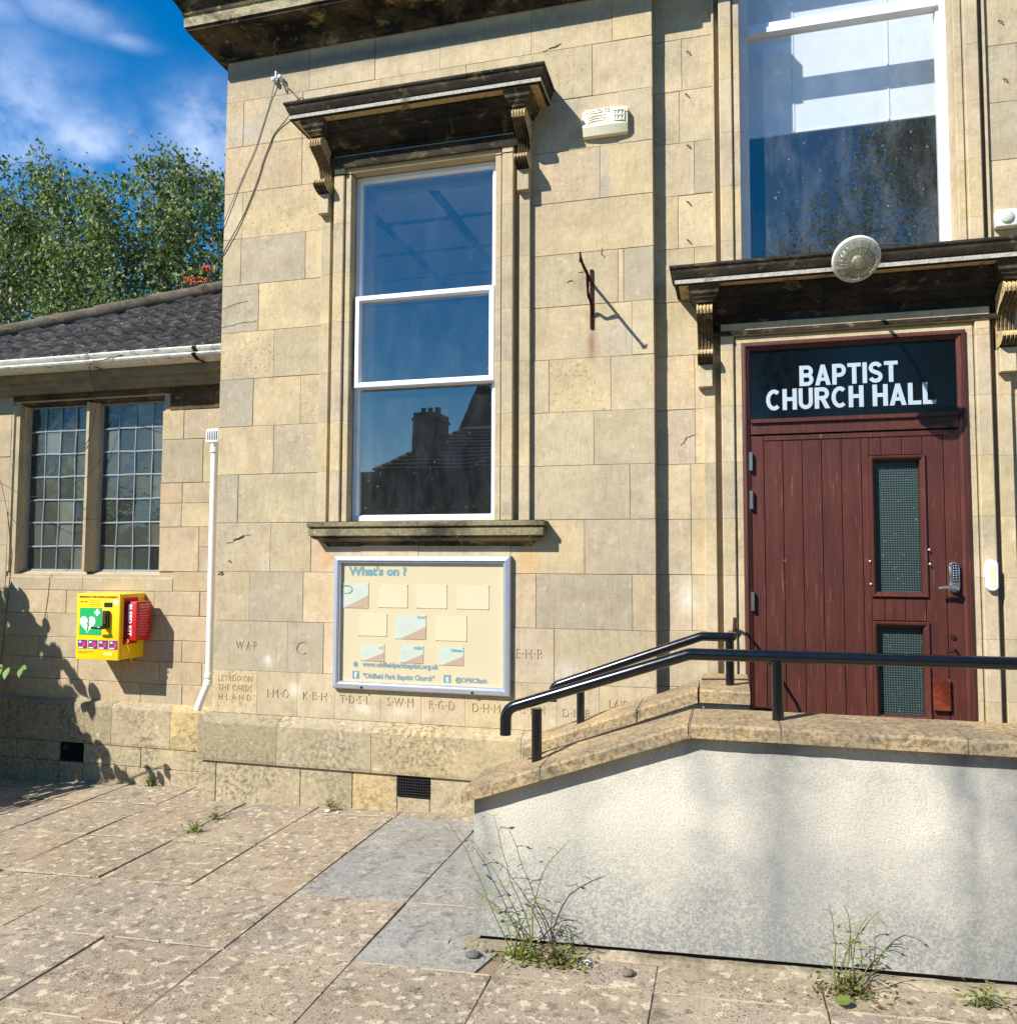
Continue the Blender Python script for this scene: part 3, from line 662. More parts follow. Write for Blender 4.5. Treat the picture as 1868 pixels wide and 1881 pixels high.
# --- door bay
DX0, DX1, DZ1 = .102, 1.283, 2.875
jamb(DX0, -1, WY, .40, DZ1); jamb(DX1, 1, WY, .40, DZ1); head(DX0, DX1, DZ1, WY)
hood(-.297, 1.672, WY, 3.290, ((-.150, -.062), (1.437, 1.525)), 2.938)
UX0, UX1 = .111, 1.270
jamb(UX0, -1, WY, 3.34, 5.85, strip=False); jamb(UX1, 1, WY, 3.34, 5.85, strip=False)
for s, xo in ((-1, UX0), (1, UX1)):
    xs = sorted((xo+s*.150, xo+s*.163)); H(MB().box(xs[0], xs[1], WY-.03, WY+.02, 3.34, 5.85).build('strip_stone', STONE, hall, BE(.1)))

# --- main cornice with returned left end, pediment rake above
cz = 5.120
cprof = [(-.02, cz), (.02, cz), (.022, cz+.03), (.04, cz+.036), (.055, cz+.062), (.075, cz+.066), (.08, cz+.088), (.110, cz+.104), (.125, cz+.108), (.200, cz+.112), (.200, cz+.130), (.212, cz+.132), (.212, cz+.205), (.222, cz+.21), (.225, cz+.235), (.25, cz+.27), (.275, cz+.30), (.285, cz+.305), (.285, cz+.33), (-.02, cz+.36)]
cprof = [(o*1.2 if o > 0 else o, z) for o, z in cprof]
vs = MB()
def cor(prof, mat, name, x1, y, k=.07):
    b = MB()
    for i in range(len(prof)-1):
        q = []
        for o, z in (prof[i], prof[i+1]): q += [(XC-o*.70, 3.0, z), (XC-o*.70, y-o-(k if o > .01 else 0), z), (x1, y-o-(k if o > .01 else 0), z)]
        b.add(q, [(0, 1, 4, 3), (1, 2, 5, 4)])
    for q in range(len(b.f)):
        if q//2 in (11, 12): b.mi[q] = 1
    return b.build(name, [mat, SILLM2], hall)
SILLM2 = mat_worn('lit_corona_stone', lin((60, 58, 52)), lin((170, 160, 130)), lin((206, 192, 150)), .38, .56)  # corona face painted paler, as if in full sun
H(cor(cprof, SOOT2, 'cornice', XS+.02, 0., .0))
H(cor([(o, z) for o, z in cprof], SOOT2, 'cornice', XE, WY, .0)) if False else None
b = MB()
for i in range(len(cprof)-1):
    (o0, z0_), (o1, z1_) = cprof[i], cprof[i+1]
    b.add([(XS+.02, WY-o0, z0_), (XE-.02, WY-o0, z0_), (XE-.02, WY-o1, z1_), (XS+.02, WY-o1, z1_)], [(0, 1, 2, 3)])
# over the door bay the cornice stands higher than the frame; keep only a plain string so the tall window stays open
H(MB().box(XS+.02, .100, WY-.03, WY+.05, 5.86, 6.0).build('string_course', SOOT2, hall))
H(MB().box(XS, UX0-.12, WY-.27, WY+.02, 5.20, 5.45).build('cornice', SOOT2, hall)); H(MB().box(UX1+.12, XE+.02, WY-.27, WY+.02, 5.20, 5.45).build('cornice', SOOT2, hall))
# raking upper moulding of the pediment
rk = MB()
for (o, dz, h) in ((.30, 0., .05), (.345, .05, .045), (.375, .095, .06)):
    x0, x1 = XC-.18-(o-.30), 1.0; zr = cz+.345+dz
    rk.add([(x0, -o, zr), (x1, -o, zr+(x1-x0)*.42), (x1, -o, zr+h+(x1-x0)*.42), (x0, -o, zr+h), (x0, .3, zr), (x1, .3, zr+(x1-x0)*.42), (x1, .3, zr+h+(x1-x0)*.42), (x0, .3, zr+h)],
           [(0, 1, 2, 3), (4, 5, 6, 7), (0, 4, 7, 3), (0, 1, 5, 4), (3, 2, 6, 7), (1, 2, 6, 5)])
H(rk.build('pediment_moulding', SOOT2, hall))
H(MB().add([(XC, .02, cz+.3), (XS, .02, cz+.3), (XS, .02, cz+1.6), (XC, .25, cz+.3), (XS, .25, cz+.3), (XS, .25, cz+1.6)], [(0, 1, 2), (3, 4, 5), (0, 1, 4, 3), (1, 2, 5, 4), (0, 2, 5, 3)]).build('pediment', STONE, hall, BE()))
H(MB().box(XC, 6.2, .1, 9.2, 5.5, 5.6).build('roof', DARK, hall))
# weathered cracks and holes in the stone faces
def crack(pts, r, y, name='crack'):
    P = []
    for (xa, za), (xb, zb) in zip(pts[:-1], pts[1:]):
        for k in range(5): u = k/5; P.append((xa+(xb-xa)*u+rnd.uniform(-.003, .003), y-.0018, za+(zb-za)*u+rnd.uniform(-.004, .004)))
    P.append((pts[-1][0], y-.0018, pts[-1][1])); H(MB().tube(P, [max(.0006, r*(.4+.9*abs(mnoise.noise((k*.9, xa, 0)))+.3)) for k in range(len(P))], 5).build(name, DARK2, hall))
DARK2 = mat_plain('crack_shadow_dirt', lin((66, 56, 44)), .95, var=.2)
for pts, r, y in (([(-3.380, 3.341), (-3.291, 3.365), (-3.176, 3.386)], .0018, 0), ([(-3.380, 3.21), (-3.233, 3.231), (-3.108, 3.240)], .0018, 0), ([(-3.380, 2.605), (-3.258, 2.612), (-3.132, 2.676)], .0016, 0),
        ([(-3.300, 1.707), (-3.247, 1.717)], .0035, 0), ([(-3.245, 1.725), (-3.197, 1.743), (-3.165, 1.757)], .0075, 0), ([(-3.165, 1.757), (-3.110, 1.764)], .003, 0), ([(-3.36, 1.491), (-3.331, 1.513), (-3.317, 1.498), (-3.34, 1.488)], .005, 0), ([(-3.275, 1.586), (-3.256, 1.578)], .006, 0),
        ([(-.322, 2.756), (-.241, 2.785), (-.192, 2.832)], .0014, WY), ([(-.255, 2.290), (-.22, 2.336), (-.175, 2.354)], .0030, WY), ([(-1.043, 4.842), (-1.00, 4.850), (-.973, 4.864)], .0045, 0), ([(-1.09, 4.83), (-1.043, 4.842)], .002, 0), ([(-.711, 3.517), (-.718, 3.476), (-.695, 3.457)], .003, 0),
        ([(-.935, 3.318), (-.900, 3.330)], .004, 0), ([(-.86, 3.372), (-.83, 3.376)], .003, 0), ([(-.80, 3.29), (-.775, 3.288)], .003, 0)): crack(pts, r, y)
# clips: small iron cable staples left in the door bay stones
for x, z in ((-.188, 4.724), (-.200, 4.454), (-.193, 4.129), (-.197, 3.776), (-.199, 3.538), (1.52, 4.62), (1.535, 4.28)):
    m = MB(); m.tube([(x-.010, WY+.0, z+.014), (x-.009, WY-.014, z+.012), (x+.010, WY-.014, z-.004), (x+.012, WY, z-.006)], .0026, 5); H(m.build('cable_staple', RUST, hall))

# ------------------------------------------------------------------ windows
def pane(x0, x1, z0, z1, y, mat, par, name='pane'): return MB().box(x0, x1, y, y+.004, z0, z1).build(name, mat, par)
def fprof(w_, y0, y1): return [(0, y1), (0, y0+.006), (.005, y0), (w_-.012, y0), (w_-.004, y0+.012), (w_, y0+.020), (w_, y1)]
win = H(MB().ring([(t, y) for t, y in fprof(.043, .022, .075)], SX0+.002, SX1-.002, SZ0+.002, SZ1-.002).build('window', WHITE, hall))
def sub(o): o.matrix_parent_inverse = win.matrix_world.inverted() if False else Matrix.Identity(4); return o
fx0, fx1 = SX0+.045, SX1-.045
f = MB()
for z0, z1 in ((3.292, 3.342), (2.722, 2.774)): pass
sash = MB().ring([(0, .06), (0, -.012), (.006, -.018), (.030, -.018), (.040, -.004), (.040, .06)], SX0+.022, SX1-.012, 2.725, 3.342)
sub(sash.build('sash', WHITE, win))
sub(pane(fx0-.004, fx1+.004, 3.335, SZ1-.04, .048, GLASS, win)); sub(pane(SX0+.06, SX1-.05, 2.76, 3.305, .020, GLASS, win)); sub(pane(fx0-.004, fx1+.004, SZ0+.04, 2.73, .048, GLASS, win))
# upper window over the door
uw = MB(); uy = WY+.10
uw.box(UX0+.001, UX0+.055, uy, uy+.06, 3.31, 5.9); uw.box(UX1-.052, UX1-.001, uy, uy+.06, 3.31, 5.9); uw.box(UX0+.055, UX1-.052, uy-.004, uy+.055, 4.862, 4.905); uw.box(UX0+.055, UX1-.052, uy-.022, uy+.05, 4.835, 4.866)
win2 = H(uw.build('window', WHITE, hall))
for z0, z1 in ((3.31, 4.84), (4.90, 5.9)): sub(MB().box(UX0+.053, UX1-.050, uy+.03, uy+.034, z0, z1).build('pane', GLASS2, win2))
# pale blind hung inside the upper window
bl = MB(); bl.box(.05, 1.55, .450, .462, 4.32, 5.7); bl.box(.445, .452, .444, .450, 4.32, 5.7); bl.box(1.00, 1.008, .444, .450, 4.32, 5.7); bl.box(.05, 1.55, .444, .450, 4.32, 4.332)
H(bl.build('window_blind', mat_plain('white_blind', lin((232, 238, 240)), .8, var=.03), hall))
# rooms behind the glass, with a suspended tile ceiling
def room(x0, x1, y0, y1, z0, z1):
    r = MB(); r.box(x0, x1, y1, y1+.05, z0, z1); r.box(x0-.05, x0, y0, y1, z0, z1); r.box(x1, x1+.05, y0, y1, z0, z1); r.box(x0, x1, y0, y1, z0-.05, z0)
    H(r.build('room_wall', ROOMW, hall))
    c = MB(); c.box(x0, x1, y0, y1, z1+.01, z1+.03, 1)
    x = x0
    while x < x1-.02:
        yy = y0
        while yy < y1-.02:
            c.box(x+.042, min(x+.6, x1)-.042, yy+.042, min(yy+.6, y1)-.042, z1-.002, z1+.008, 0); yy += .6
        x += .6
    H(c.build('suspended_ceiling', [CEILM, DARK], hall))
room(-3.2, -.55, .36, 4.6, .5, 4.25)
room(-.2, 2.4, .47, 5.0, .5, 6.05)

# ------------------------------------------------------------------ door
df = MB(); fy = WY+.055
ox0, ox1, oz = .105, 1.312, 2.902
dfp = [(0, .22), (0, fy), (.012, fy-.004), (.020, fy-.004), (.022, fy+.006), (.030, fy+.006), (.045, fy+.020), (.045, .22)]
df.arch([(-t, y) for t, y in dfp], ox0, ox1, .42, oz)
df.box(ox0+.045, ox1-.045, fy+.012, .22, 2.352, 2.432); df.box(ox0+.045, ox1-.045, fy-.004, fy+.03, 2.418, 2.440)
door_frame = H(df.build('door_frame', MAROON, hall))
tp = H(MB().box(.150, 1.268, fy+.030, fy+.040, 2.440, 2.858).build('transom_sign', SIGNGL, hall))
LET = mat_plain('white_vinyl_letters', lin((168, 182, 192)), .45, var=.03)
def arc(cx_, cy_, rx, ry, a0, a1, n=12): return [(cx_+rx*math.cos(math.radians(a0+(a1-a0)*k/n)), cy_+ry*math.sin(math.radians(a0+(a1-a0)*k/n))) for k in range(n+1)]
STEM = ('q', [(0, 0), (.21, 0), (.21, 1), (0, 1)])
GL = {'B': (.69, [STEM, ('s', [(.20, .905)]+arc(.38, .715, .19, .19, 90, -90)+[(.20, .525)]), ('s', [(.20, .515)]+arc(.39, .305, .20, .21, 90, -90)+[(.20, .095)])]),
 'A': (.76, [('q', [(0, 0), (.215, 0), (.48, 1), (.28, 1)]), ('q', [(.545, 0), (.76, 0), (.48, 1), (.28, 1)]), ('q', [(.18, .21), (.58, .21), (.53, .375), (.23, .375)])]),
 'P': (.66, [STEM, ('s', [(.20, .905)]+arc(.36, .68, .205, .225, 90, -90)+[(.20, .455)])]),
 'T': (.64, [('q', [(.215, 0), (.425, 0), (.425, .90), (.215, .90)]), ('q', [(0, .82), (.64, .82), (.64, 1), (0, 1)])]),
 'I': (.21, [STEM]),
 'S': (.66, [('s', arc(.33, .715, .225, .195, 15, 250)+arc(.33, .285, .235, .195, 70, -165))]),
 'C': (.72, [('s', arc(.385, .5, .29, .405, 48, 312, 18))]),
 'H': (.69, [STEM, ('q', [(.48, 0), (.69, 0), (.69, 1), (.48, 1)]), ('q', [(.20, .42), (.49, .42), (.49, .60), (.20, .60)])]),
 'U': (.69, [('s', [(.105, 1)]+arc(.345, .335, .24, .24, 180, 360, 12)+[(.585, 1)])]),
 'R': (.72, [STEM, ('s', [(.20, .905)]+arc(.38, .70, .205, .205, 90, -90)+[(.20, .495)]), ('q', [(.28, .42), (.49, .45), (.72, 0), (.485, 0)])]),
 'L': (.58, [STEM, ('q', [(.20, 0), (.58, 0), (.58, .18), (.20, .18)])])}
def sign_text(word, x0, width, z0, h, y, th=.19, gap=.075):
    tot = sum(GL[c][0] if c != ' ' else .26 for c in word)+gap*(len(word)-1); kx = width/tot; x = x0; m = MB(); lay = 0
    for c in word:
        if c == ' ': x += (.26+gap)*kx; continue
        wd, parts = GL[c]
        for kind, P in parts:
            lay = (lay+1) % 5; yy = y-.0008-.00012*lay
            if kind == 'q': quads = [P]
            else:
                L_, R2 = [], []
                for k, p in enumerate(P):
                    a, b = P[max(0, k-1)], P[min(len(P)-1, k+1)]; dx, dy = b[0]-a[0], b[1]-a[1]; l = math.hypot(dx, dy) or 1
                    nx_, ny_ = -dy/l*th/2, dx/l*th/2; L_.append((p[0]+nx_, p[1]+ny_)); R2.append((p[0]-nx_, p[1]-ny_))
                quads = [[L_[k], L_[k+1], R2[k+1], R2[k]] for k in range(len(P)-1)]
            for q in quads: m.add([(x+u*kx, yy, z0+v*h) for u, v in q]+[(x+u*kx, y, z0+v*h) for u, v in q], [(0, 1, 2, 3), (0, 4, 5, 1), (1, 5, 6, 2), (2, 6, 7, 3), (3, 7, 4, 0)])
        x += (wd+gap)*kx
    return sub(m.build('lettering', LET, tp))
sign_text('BAPTIST', .430, .535, 2.632, .122, fy+.030)
sign_text('CHURCH HALL', .240, .920, 2.494, .126, fy+.030)
door = H(MB().box(.150, 1.270, .215, .235, .42, 2.348).build('door', MAROON, hall))
DY = .167
def dp(n, x0, x1, z0, z1, y0=DY, y1=.216, b=.003, m=MAROON): return sub(MB().cbox(x0, x1, y0, y1, z0, z1, b).build(n, m, door))
dp('stile', .151, .2215, .43, 2.346); dp('stile', 1.190, 1.268, .43, 2.346); dp('rail', .2225, 1.189, 2.312, 2.346)
bx = [.2225+.1074*i for i in range(10)]
for i in range(9):
    x0, x1 = bx[i]+.0012, bx[i+1]-.0012
    if i in (5,): dp('board', x0, .800, .43, 2.3105, DY+.004)
    if i in (5, 6, 7):
        if i == 5: x0 = .8012
        for z0, z1 in ((.43, .70), (1.262, 1.392), (2.207, 2.3105)): dp('board', x0, x1, z0, z1, DY+.004)
    else: dp('board', x0, x1, .43, 2.3105, DY+.004)
for z0, z1 in ((1.395, 2.204), (.702, 1.259)):
    sub(MB().ring([(0, .216), (0, DY-.006), (.006, DY-.012), (.016, DY-.010), (.030, DY+.006), (.030, .216)], .799, 1.082+.012, z0, z1).build('bead', MAROON, door))
    sub(MB().box(.828, 1.065, .207, .2145, z0+.028, z1-.028).build('wired_pane', WIRED, door))
for z in (2.249-.06, 1.96, 1.36):
    sub(MB().cbox(.138, .156, DY-.030, DY+.004, z-.055, z+.055, .002).build('hinge', CHROME, door))
def kp(loc, par, parts=True, s=1.):
    pass
mat_chip = mat_plain('bare_primer', lin((170, 122, 104)), .7, var=.2)
# keypad lever lock
k0 = MB(); k0.lathe([(0, 0), (0, .0), (0, .027), (.018, .027), (.024, .022), (.024, 0)], (1.222, DY, 1.570), (0, -1, 0), 20); k0.rbox(1.195, 1.249, DY-.024, DY, 1.452, 1.572, .006); k0.lathe([(0, .027), (.018, .027), (.024, .022), (.024, 0)], (1.222, DY, 1.452), (0, -1, 0), 20)
lock = sub(k0.build('keypad_lock', CHROME, door))
bt = MB(); bt.box(1.209, 1.236, DY-.0275, DY-.024, 1.485, 1.585)
sub(bt.build('keypad', DARK, door))
bt = MB()
for r in range(7):
    for c in range(2): bt.lathe([(0, .0048), (.005, .0048), (.006, .003), (.006, 0)], (1.2155+c*.0135, DY-.027, 1.493+r*.0135), (0, -1, 0), 8)
sub(bt.build('keypad_buttons', CHROME, door))
sub(MB().tube([(1.222, DY-.02, 1.450), (1.222, DY-.055, 1.450), (1.208, DY-.062, 1.450), (1.165, DY-.062, 1.455), (1.130, DY-.060, 1.450)], [.014, .013, .012, .011, .009], 12).build('lever_handle', CHROME, door))
sub(MB().rbox(1.098, 1.186, DY-.026, DY-.004, .775, .950, .005).build('letter_flap', mat_worn('bare_oak_block', lin((84, 34, 22)), lin((140, 66, 40)), lin((168, 84, 50)), .4, .6), door))
sub(MB().lathe([(0, .014), (.008, .014), (.010, .010), (.010, 0)], (1.212, DY, 1.180), (0, -1, 0), 14).build('key_cylinder', RUST, door))
sub(MB().tube([(1.212, DY, 1.118), (1.212, DY-.03, 1.116), (1.195, DY-.045, 1.105), (1.165, DY-.045, 1.098)], .007, 8).build('pull_hook', RUST, door))
for x, z in ((.790, 1.60), (.792, 1.47), (1.098, 1.665), (1.10, 1.585)):
    sub(MB().lathe([(0, .0055), (.005, .0055), (.008, .003), (.008, 0)], (x, DY-.011, z), (0, -1, 0), 10).build('screw_head', WHITE, door))
# the joiner's sizes above are for a door set 12 cm deeper; bring the whole set forward and fit it to the opening
FIT = Matrix.Translation((0, -.118, .0368)) @ Matrix.Diagonal((.977, 1, .977, 1))
def fit(o):
    o.data.transform(FIT)
    for c in o.children: fit(c)
for o in (door_frame, tp, door): fit(o)
for x, z, r_ in ((.262, 1.84, .010), (.375, 1.86, .014), (.325, 1.60, .008), (.452, 1.62, .010), (.175, 1.72, .006), (.175, 1.40, .006), (.52, 1.58, .006), (.60, 1.42, .007), (.585, 1.33, .007), (.62, 1.60, .006), (.40, 1.25, .009)):
    P = [(x+r_*.45*math.cos(a)*rnd.uniform(.5, 1.3), z+r_*math.sin(a)*rnd.uniform(.6, 1.4)) for a in (0, .9, 1.8, 2.7, 3.6, 4.5, 5.4)]
    door_chip = MB().add([(a, .0535, b) for a, b in P]+[(a, .060, b) for a, b in P], [tuple(range(7))]+[(k, (k+1) % 7, 7+(k+1) % 7, 7+k) for k in range(7)]).build('paint_chip', mat_chip, door)
# threshold step
H(MB().box(DX0, DX1, .02, .3, .38, .42).build('threshold', COPING, hall))

# ================================================================== SIDE ANNEX
annex = thing('side_annex', 'low stone side wing with leaded windows and dark tiled roof', 'building', (-4.8, .28, 0))
AP = annex.location.copy()
def A(o): o.matrix_parent_inverse = Matrix.Translation(-AP); return o
YA = .28; K = 5.13/5.10
ax = lambda x: x*K
az = lambda z: 1.6+(z-1.6)*K
acore = MB()
def abox(x0, x1, z0, z1): acore.box(x0, x1, YA+.010, YA+.30, z0, z1)
AX0, AX1 = -9., XC+.0
O1, O2, OZ0, OZ1 = (-5.39, -4.777), (-4.700, -4.063), 1.497, 2.808
abox(AX0, O1[0]-.005, -.6, 3.05); abox(O2[1]+.005, AX1, -.6, 3.05); abox(O1[0]-.005, O2[1]+.005, -.6, OZ0-.02); abox(O1[0]-.005, O2[1]+.005, OZ1+.02, 3.05)
A(acore.build('wall', MORTAR, annex))
ATINT = [lambda: rgba((196, 177, 147), .15), lambda: rgba((200, 178, 146), .1), lambda: rgba((182, 168, 142), .2), lambda: rgba((204, 184, 144), .3), lambda: rgba((194, 170, 138), .1)]
def arow(z0, z1, xs, y=YA):
    for a, b in zip(xs[:-1], xs[1:]): stone(a, b, z0, z1, y, rnd.choice(ATINT)(), par=annex, fix=A, d=.12, bev=.003)
RX = O2[1]+.0; RE = XC-.002
ESHADE = mat_worn('shade_darkened_eaves_stone', lin((62, 48, 36)), lin((112, 90, 64)), lin((150, 122, 82)), .36, .66)  # brown-stained stone, darkened to paint in the eaves shade
for a, b_ in ((RX+.06, ax(-3.60)), (ax(-3.60), RE)): stone(a, b_, az(2.700), 3.04, YA, BE(), par=annex, fix=A, d=.12, mat=ESHADE)
arow(az(2.480), az(2.698), [RX+.0, ax(-3.854), RE]); arow(az(2.156), az(2.480), [RX, ax(-3.684), RE]); arow(az(2.007), az(2.156), [RX, ax(-3.852), RE])
arow(az(1.831), az(2.007), [RX, ax(-3.853), RE]); arow(az(1.504), az(1.831), [RX, ax(-3.70)]); arow(az(1.504), az(1.685), [ax(-3.70), RE]); arow(az(1.685), az(1.831), [ax(-3.70), RE])
arow(az(1.362), az(1.504), [ax(-3.915), RE])
arow(az(1.182), az(1.362), [-8., -7.2, -6.6, -6.1, ax(-5.40), ax(-4.851), ax(-4.068), ax(-3.68), RE])
arow(az(1.003), az(1.182), [-8., -7.1, -6.4, -5.6, ax(-5.018), ax(-4.52), ax(-3.959), RE])
arow(az(.849), az(1.003), [-8., -6.9, -6.2, -5.7, ax(-5.096), ax(-4.60), ax(-4.2), ax(-3.821), RE])
arow(az(.687), az(.849), [-8., -7.2, -6.3, ax(-5.25), ax(-4.724), ax(-4.325), ax(-4.005), ax(-3.648), RE])
arow(az(.540), az(.687), [-8., -6.9, -6.2, -5.6, ax(-5.1), ax(-4.609), ax(-4.163), ax(-3.807), RE])
for z0, z1, xs in ((az(1.362), 1.70, [-8., -7, -6.2, -5.46]), (1.70, 2.05, [-8., -6.7, -5.9, -5.46]), (2.05, 2.4, [-8, -7, -6.1, -5.46]), (2.4, 2.75, [-8., -6.5, -5.8, -5.46]), (2.75, 3.04, [-8., -6.7, -5.46])): arow(z0, z1, xs)
# window surround: chamfered jambs, mullion, lintels and sills
def achamf(x0, x1, z0, z1, cl, cr, name, yf=YA-.003, yb=YA+.13):
    """upright with a splay on the left and/or right"""
    p = [(x0, yb), (x0, yf+.07 if cl else yf)] + ([(x0+.055, yf)] if cl else []) + ([(x1-.055, yf)] if cr else []) + [(x1, yf+.07 if cr else yf), (x1, yb)]
    return A(MB().exZ(p, z0+.001, z1-.001).build(name, STONE, annex, jitc(rgba((202, 182, 144), .15))))
for z0, z1 in ((OZ0, 1.95), (1.95, 2.45), (2.45, OZ1)): achamf(O1[0]-.068, O1[0]+.004, z0, z1, False, True, 'jamb_stone')
achamf(O1[1]-.004, O2[0]+.004+.0, OZ0, 1.90, True, True, 'mullion_stone', YA-.0); achamf(O1[1]-.004, O2[0]+.004, 1.90, OZ1, True, True, 'mullion_stone', YA-.0)
A(MB().exX([(YA+.13, OZ1+.13), (YA-.001, OZ1+.13), (YA-.001, OZ1+.035), (YA+.02, OZ1+.028), (YA+.02, OZ1+.012), (YA+.055, OZ1), (YA+.13, OZ1)], O1[0]-.068, -4.735).build('lintel_stone', ESHADE, annex, jitc(GB(.1))))
A(MB().exX([(YA+.13, OZ1+.13), (YA-.001, OZ1+.13), (YA-.001, OZ1+.035), (YA+.02, OZ1+.028), (YA+.02, OZ1+.012), (YA+.055, OZ1), (YA+.13, OZ1)], -4.733, O2[1]+.06).build('lintel_stone', ESHADE, annex, jitc(BE(.1))))
A(MB().exX([(YA-.0015, 2.940), (YA-.0015, 3.04), (YA+.1, 3.04), (YA+.1, 2.94)], O1[0]-.068, O2[1]+.06).build('lintel_stone', ESHADE, annex, jitc(GR(.1))))
for a, b in ((O1[0]-.07, -4.735), (-4.733, ax(-3.915))):
    A(MB().exX([(YA+.14, OZ0+.012), (YA+.085, OZ0), (YA-.002, OZ0-.045), (YA-.004, az(1.362)), (YA+.14, az(1.362))], a+.001, b-.001).build('sill', STONE, annex, jitc(GB(.2))))
# leaded lights
LEADM = mat_plain('lead_came', lin((150, 158, 166)), .55, metal=.2, var=.12)
for (x0, x1) in (O1, O2):
    yg = YA+.105; z0, z1 = OZ0+.0, OZ1-.002
    lw = A(MB().ring([(0, yg+.02), (0, yg-.006), (.012, yg-.006), (.014, yg), (.014, yg+.02)], x0+.002, x1-.002, z0+.004, z1).build('window', LEADM, annex))
    nc, nr = 4, 7; pw = (x1-x0-.03)/nc; ph = (z1-z0-.03)/nr
    lead = MB()
    for c in range(1, nc):
        xb = x0+.015+c*pw
        lead.tube([(xb+rnd.uniform(-.004, .004), yg+rnd.uniform(-.002, .002), z0+.014+(z1-z0-.028)*q/nr) for q in range(nr+1)], .0060, 5)
    for r in range(1, nr):
        zb = z0+.015+r*ph
        lead.tube([(x0+.014+(x1-x0-.028)*q/nc, yg+rnd.uniform(-.002, .002), zb+rnd.uniform(-.004, .004)) for q in range(nc+1)], .0064, 5)
    lead.build('lead_came', LEADM, lw)
    for c in range(nc):
        for r in range(nr):
            xa, za = x0+.015+c*pw, z0+.015+r*ph; tl = [rnd.uniform(-.0035, .0035) for _ in range(4)]
            p = MB().add([(xa, yg+.004+tl[0], za), (xa+pw, yg+.004+tl[1], za), (xa+pw, yg+.004+tl[2], za+ph), (xa, yg+.004+tl[3], za+ph), (xa, yg+.014, za), (xa+pw, yg+.014, za), (xa+pw, yg+.014, za+ph), (xa, yg+.014, za+ph)], [(0, 1, 2), (0, 2, 3), (7, 6, 5, 4), (0, 4, 5, 1), (1, 5, 6, 2), (2, 6, 7, 3), (3, 7, 4, 0)])
            p.build('pane', LGLASS, lw)
    # what stands just inside: a dim green curtain band and papers on the sill
rm = MB(); rm.box(-6.4, -3.45, 2.6, 2.65, .4, 3.0); rm.box(-6.45, -6.4, .6, 2.6, .4, 3.); rm.box(-3.5, -3.45, .6, 2.6, .4, 3.0); rm.box(-6.4, -3.5, .6, 2.6, 2.96, 3.0); rm.box(-6.4, -3.5, .6, 2.6, .4, .45)
A(rm.build('room_wall', mat_plain('dim_olive_wall', lin((74, 76, 58)), .9, var=.1), annex))
A(MB().box(-6.0, -4.10, .50, .52, 1.45, 1.70).build('curtain_band', mat_plain('teal_cloth', lin((40, 92, 96)), .9, var=.2), annex))
A(MB().box(-4.70, -4.47, .455, .46, 1.50, 1.66).build('window_paper', mat_plain('pale_paper', lin((196, 206, 196)), .8, var=.05), annex))
# annex plinth
for a, b, c in ((-8., -6.0, 0), (-6.0, ax(-5.3), 2), (ax(-5.3), -4.385, 0), (-4.385, -3.88, 2), (-3.88, XC-.045, 3)): 
    pr = [(YA, .230), (YA-.055, .230), (YA-.058, .25), (YA-.058, .50), (YA-.050, .522), (YA-.002, .540), (YA, .54)]
    A(MB().exX(pr, a+.0015, b-.0015).build('plinth_stone', PLINTH, annex, jitc(PCOL[c])))
for xs, z0, z1 in (([-8., -6.6, -5.8, -5.244, -4.846], .085, .226), ([-4.632, -4.462, -4.128, XC-.02], .085, .226), ([-4.846, -4.632], .02, .084), ([-8., -6.2, -5.06, -4.846], -.5, .083), ([-4.846, -4.632, -4.25, XC-.02], -.5, .083)):
    if z1 == .084: continue
    for a, b in zip(xs[:-1], xs[1:]):
        A(MB().cbox(a+.0015, b-.0015, YA-.050, YA+.05, z0, z1, .004, 0, .001).build('plinth_stone', PLINTH, annex, jitc(PCOL[2])))
v2 = thing('air_vent', 'dark louvred air vent in the annex plinth among leaf shadows', 'vent', (-4.739, .235, .155))
m = MB(); m.box(-.105, .105, .03, .04, -.068, .068)
for i in range(8):
    z = -.06+i*.017; m.add([(-.103, -.006, z), (.103, -.006, z), (.103, .025, z+.012), (-.103, .025, z+.012), (-.103, -.006, z+.003), (.103, -.006, z+.003), (.103, .025, z+.015), (-.103, .025, z+.015)], [(0, 1, 2, 3), (7, 6, 5, 4), (0, 4, 5, 1), (2, 6, 7, 3), (0, 3, 7, 4), (1, 5, 6, 2)])
m.build('louvre', DARK, v2)
# eaves course, gutter, roof
A(MB().exX([(YA, 2.885), (YA-.05, 2.885), (YA-.055, 2.915), (YA-.095, 2.925), (YA-.10, 2.955), (YA-.15, 2.962), (YA-.155, 3.01), (YA, 3.02)], -9., XC+.001).build('eaves_moulding', mat_plain('stained_cream_board', lin((132, 122, 98)), .8, bump=.003, var=.25), annex))
gut = [(.13, 3.085), (.045, 3.085), (.040, 3.095), (.008, 3.100), (.0, 3.090), (.006, 3.078), (.022, 3.070), (.024, 3.060), (.004, 3.052), (.0, 3.044), (.008, 3.032), (.05, 3.012), (.13, 3.012)]
A(MB().exX(gut, -9., -4.47).build('gutter', GPAINT, annex)); A(MB().exX([(y-.003, z+.001) for y, z in gut], -4.468, XC+.001).build('gutter', GPAINT, annex))
A(MB().exX([(y-.006, z) for y, z in gut], -4.495, -4.445).build('gutter_joint', GPAINT, annex)); A(MB().exX([(y-.005, z) for y, z in gut], -3.62, -3.585).build('gutter_joint', RUST, annex))
TH = math.radians(30); Y0R, Z0R = .075, 3.095
def rp_(x, s, h=0.): return (x, Y0R+s*math.cos(TH)-h*math.sin(TH), Z0R+s*math.sin(TH)+h*math.cos(TH))
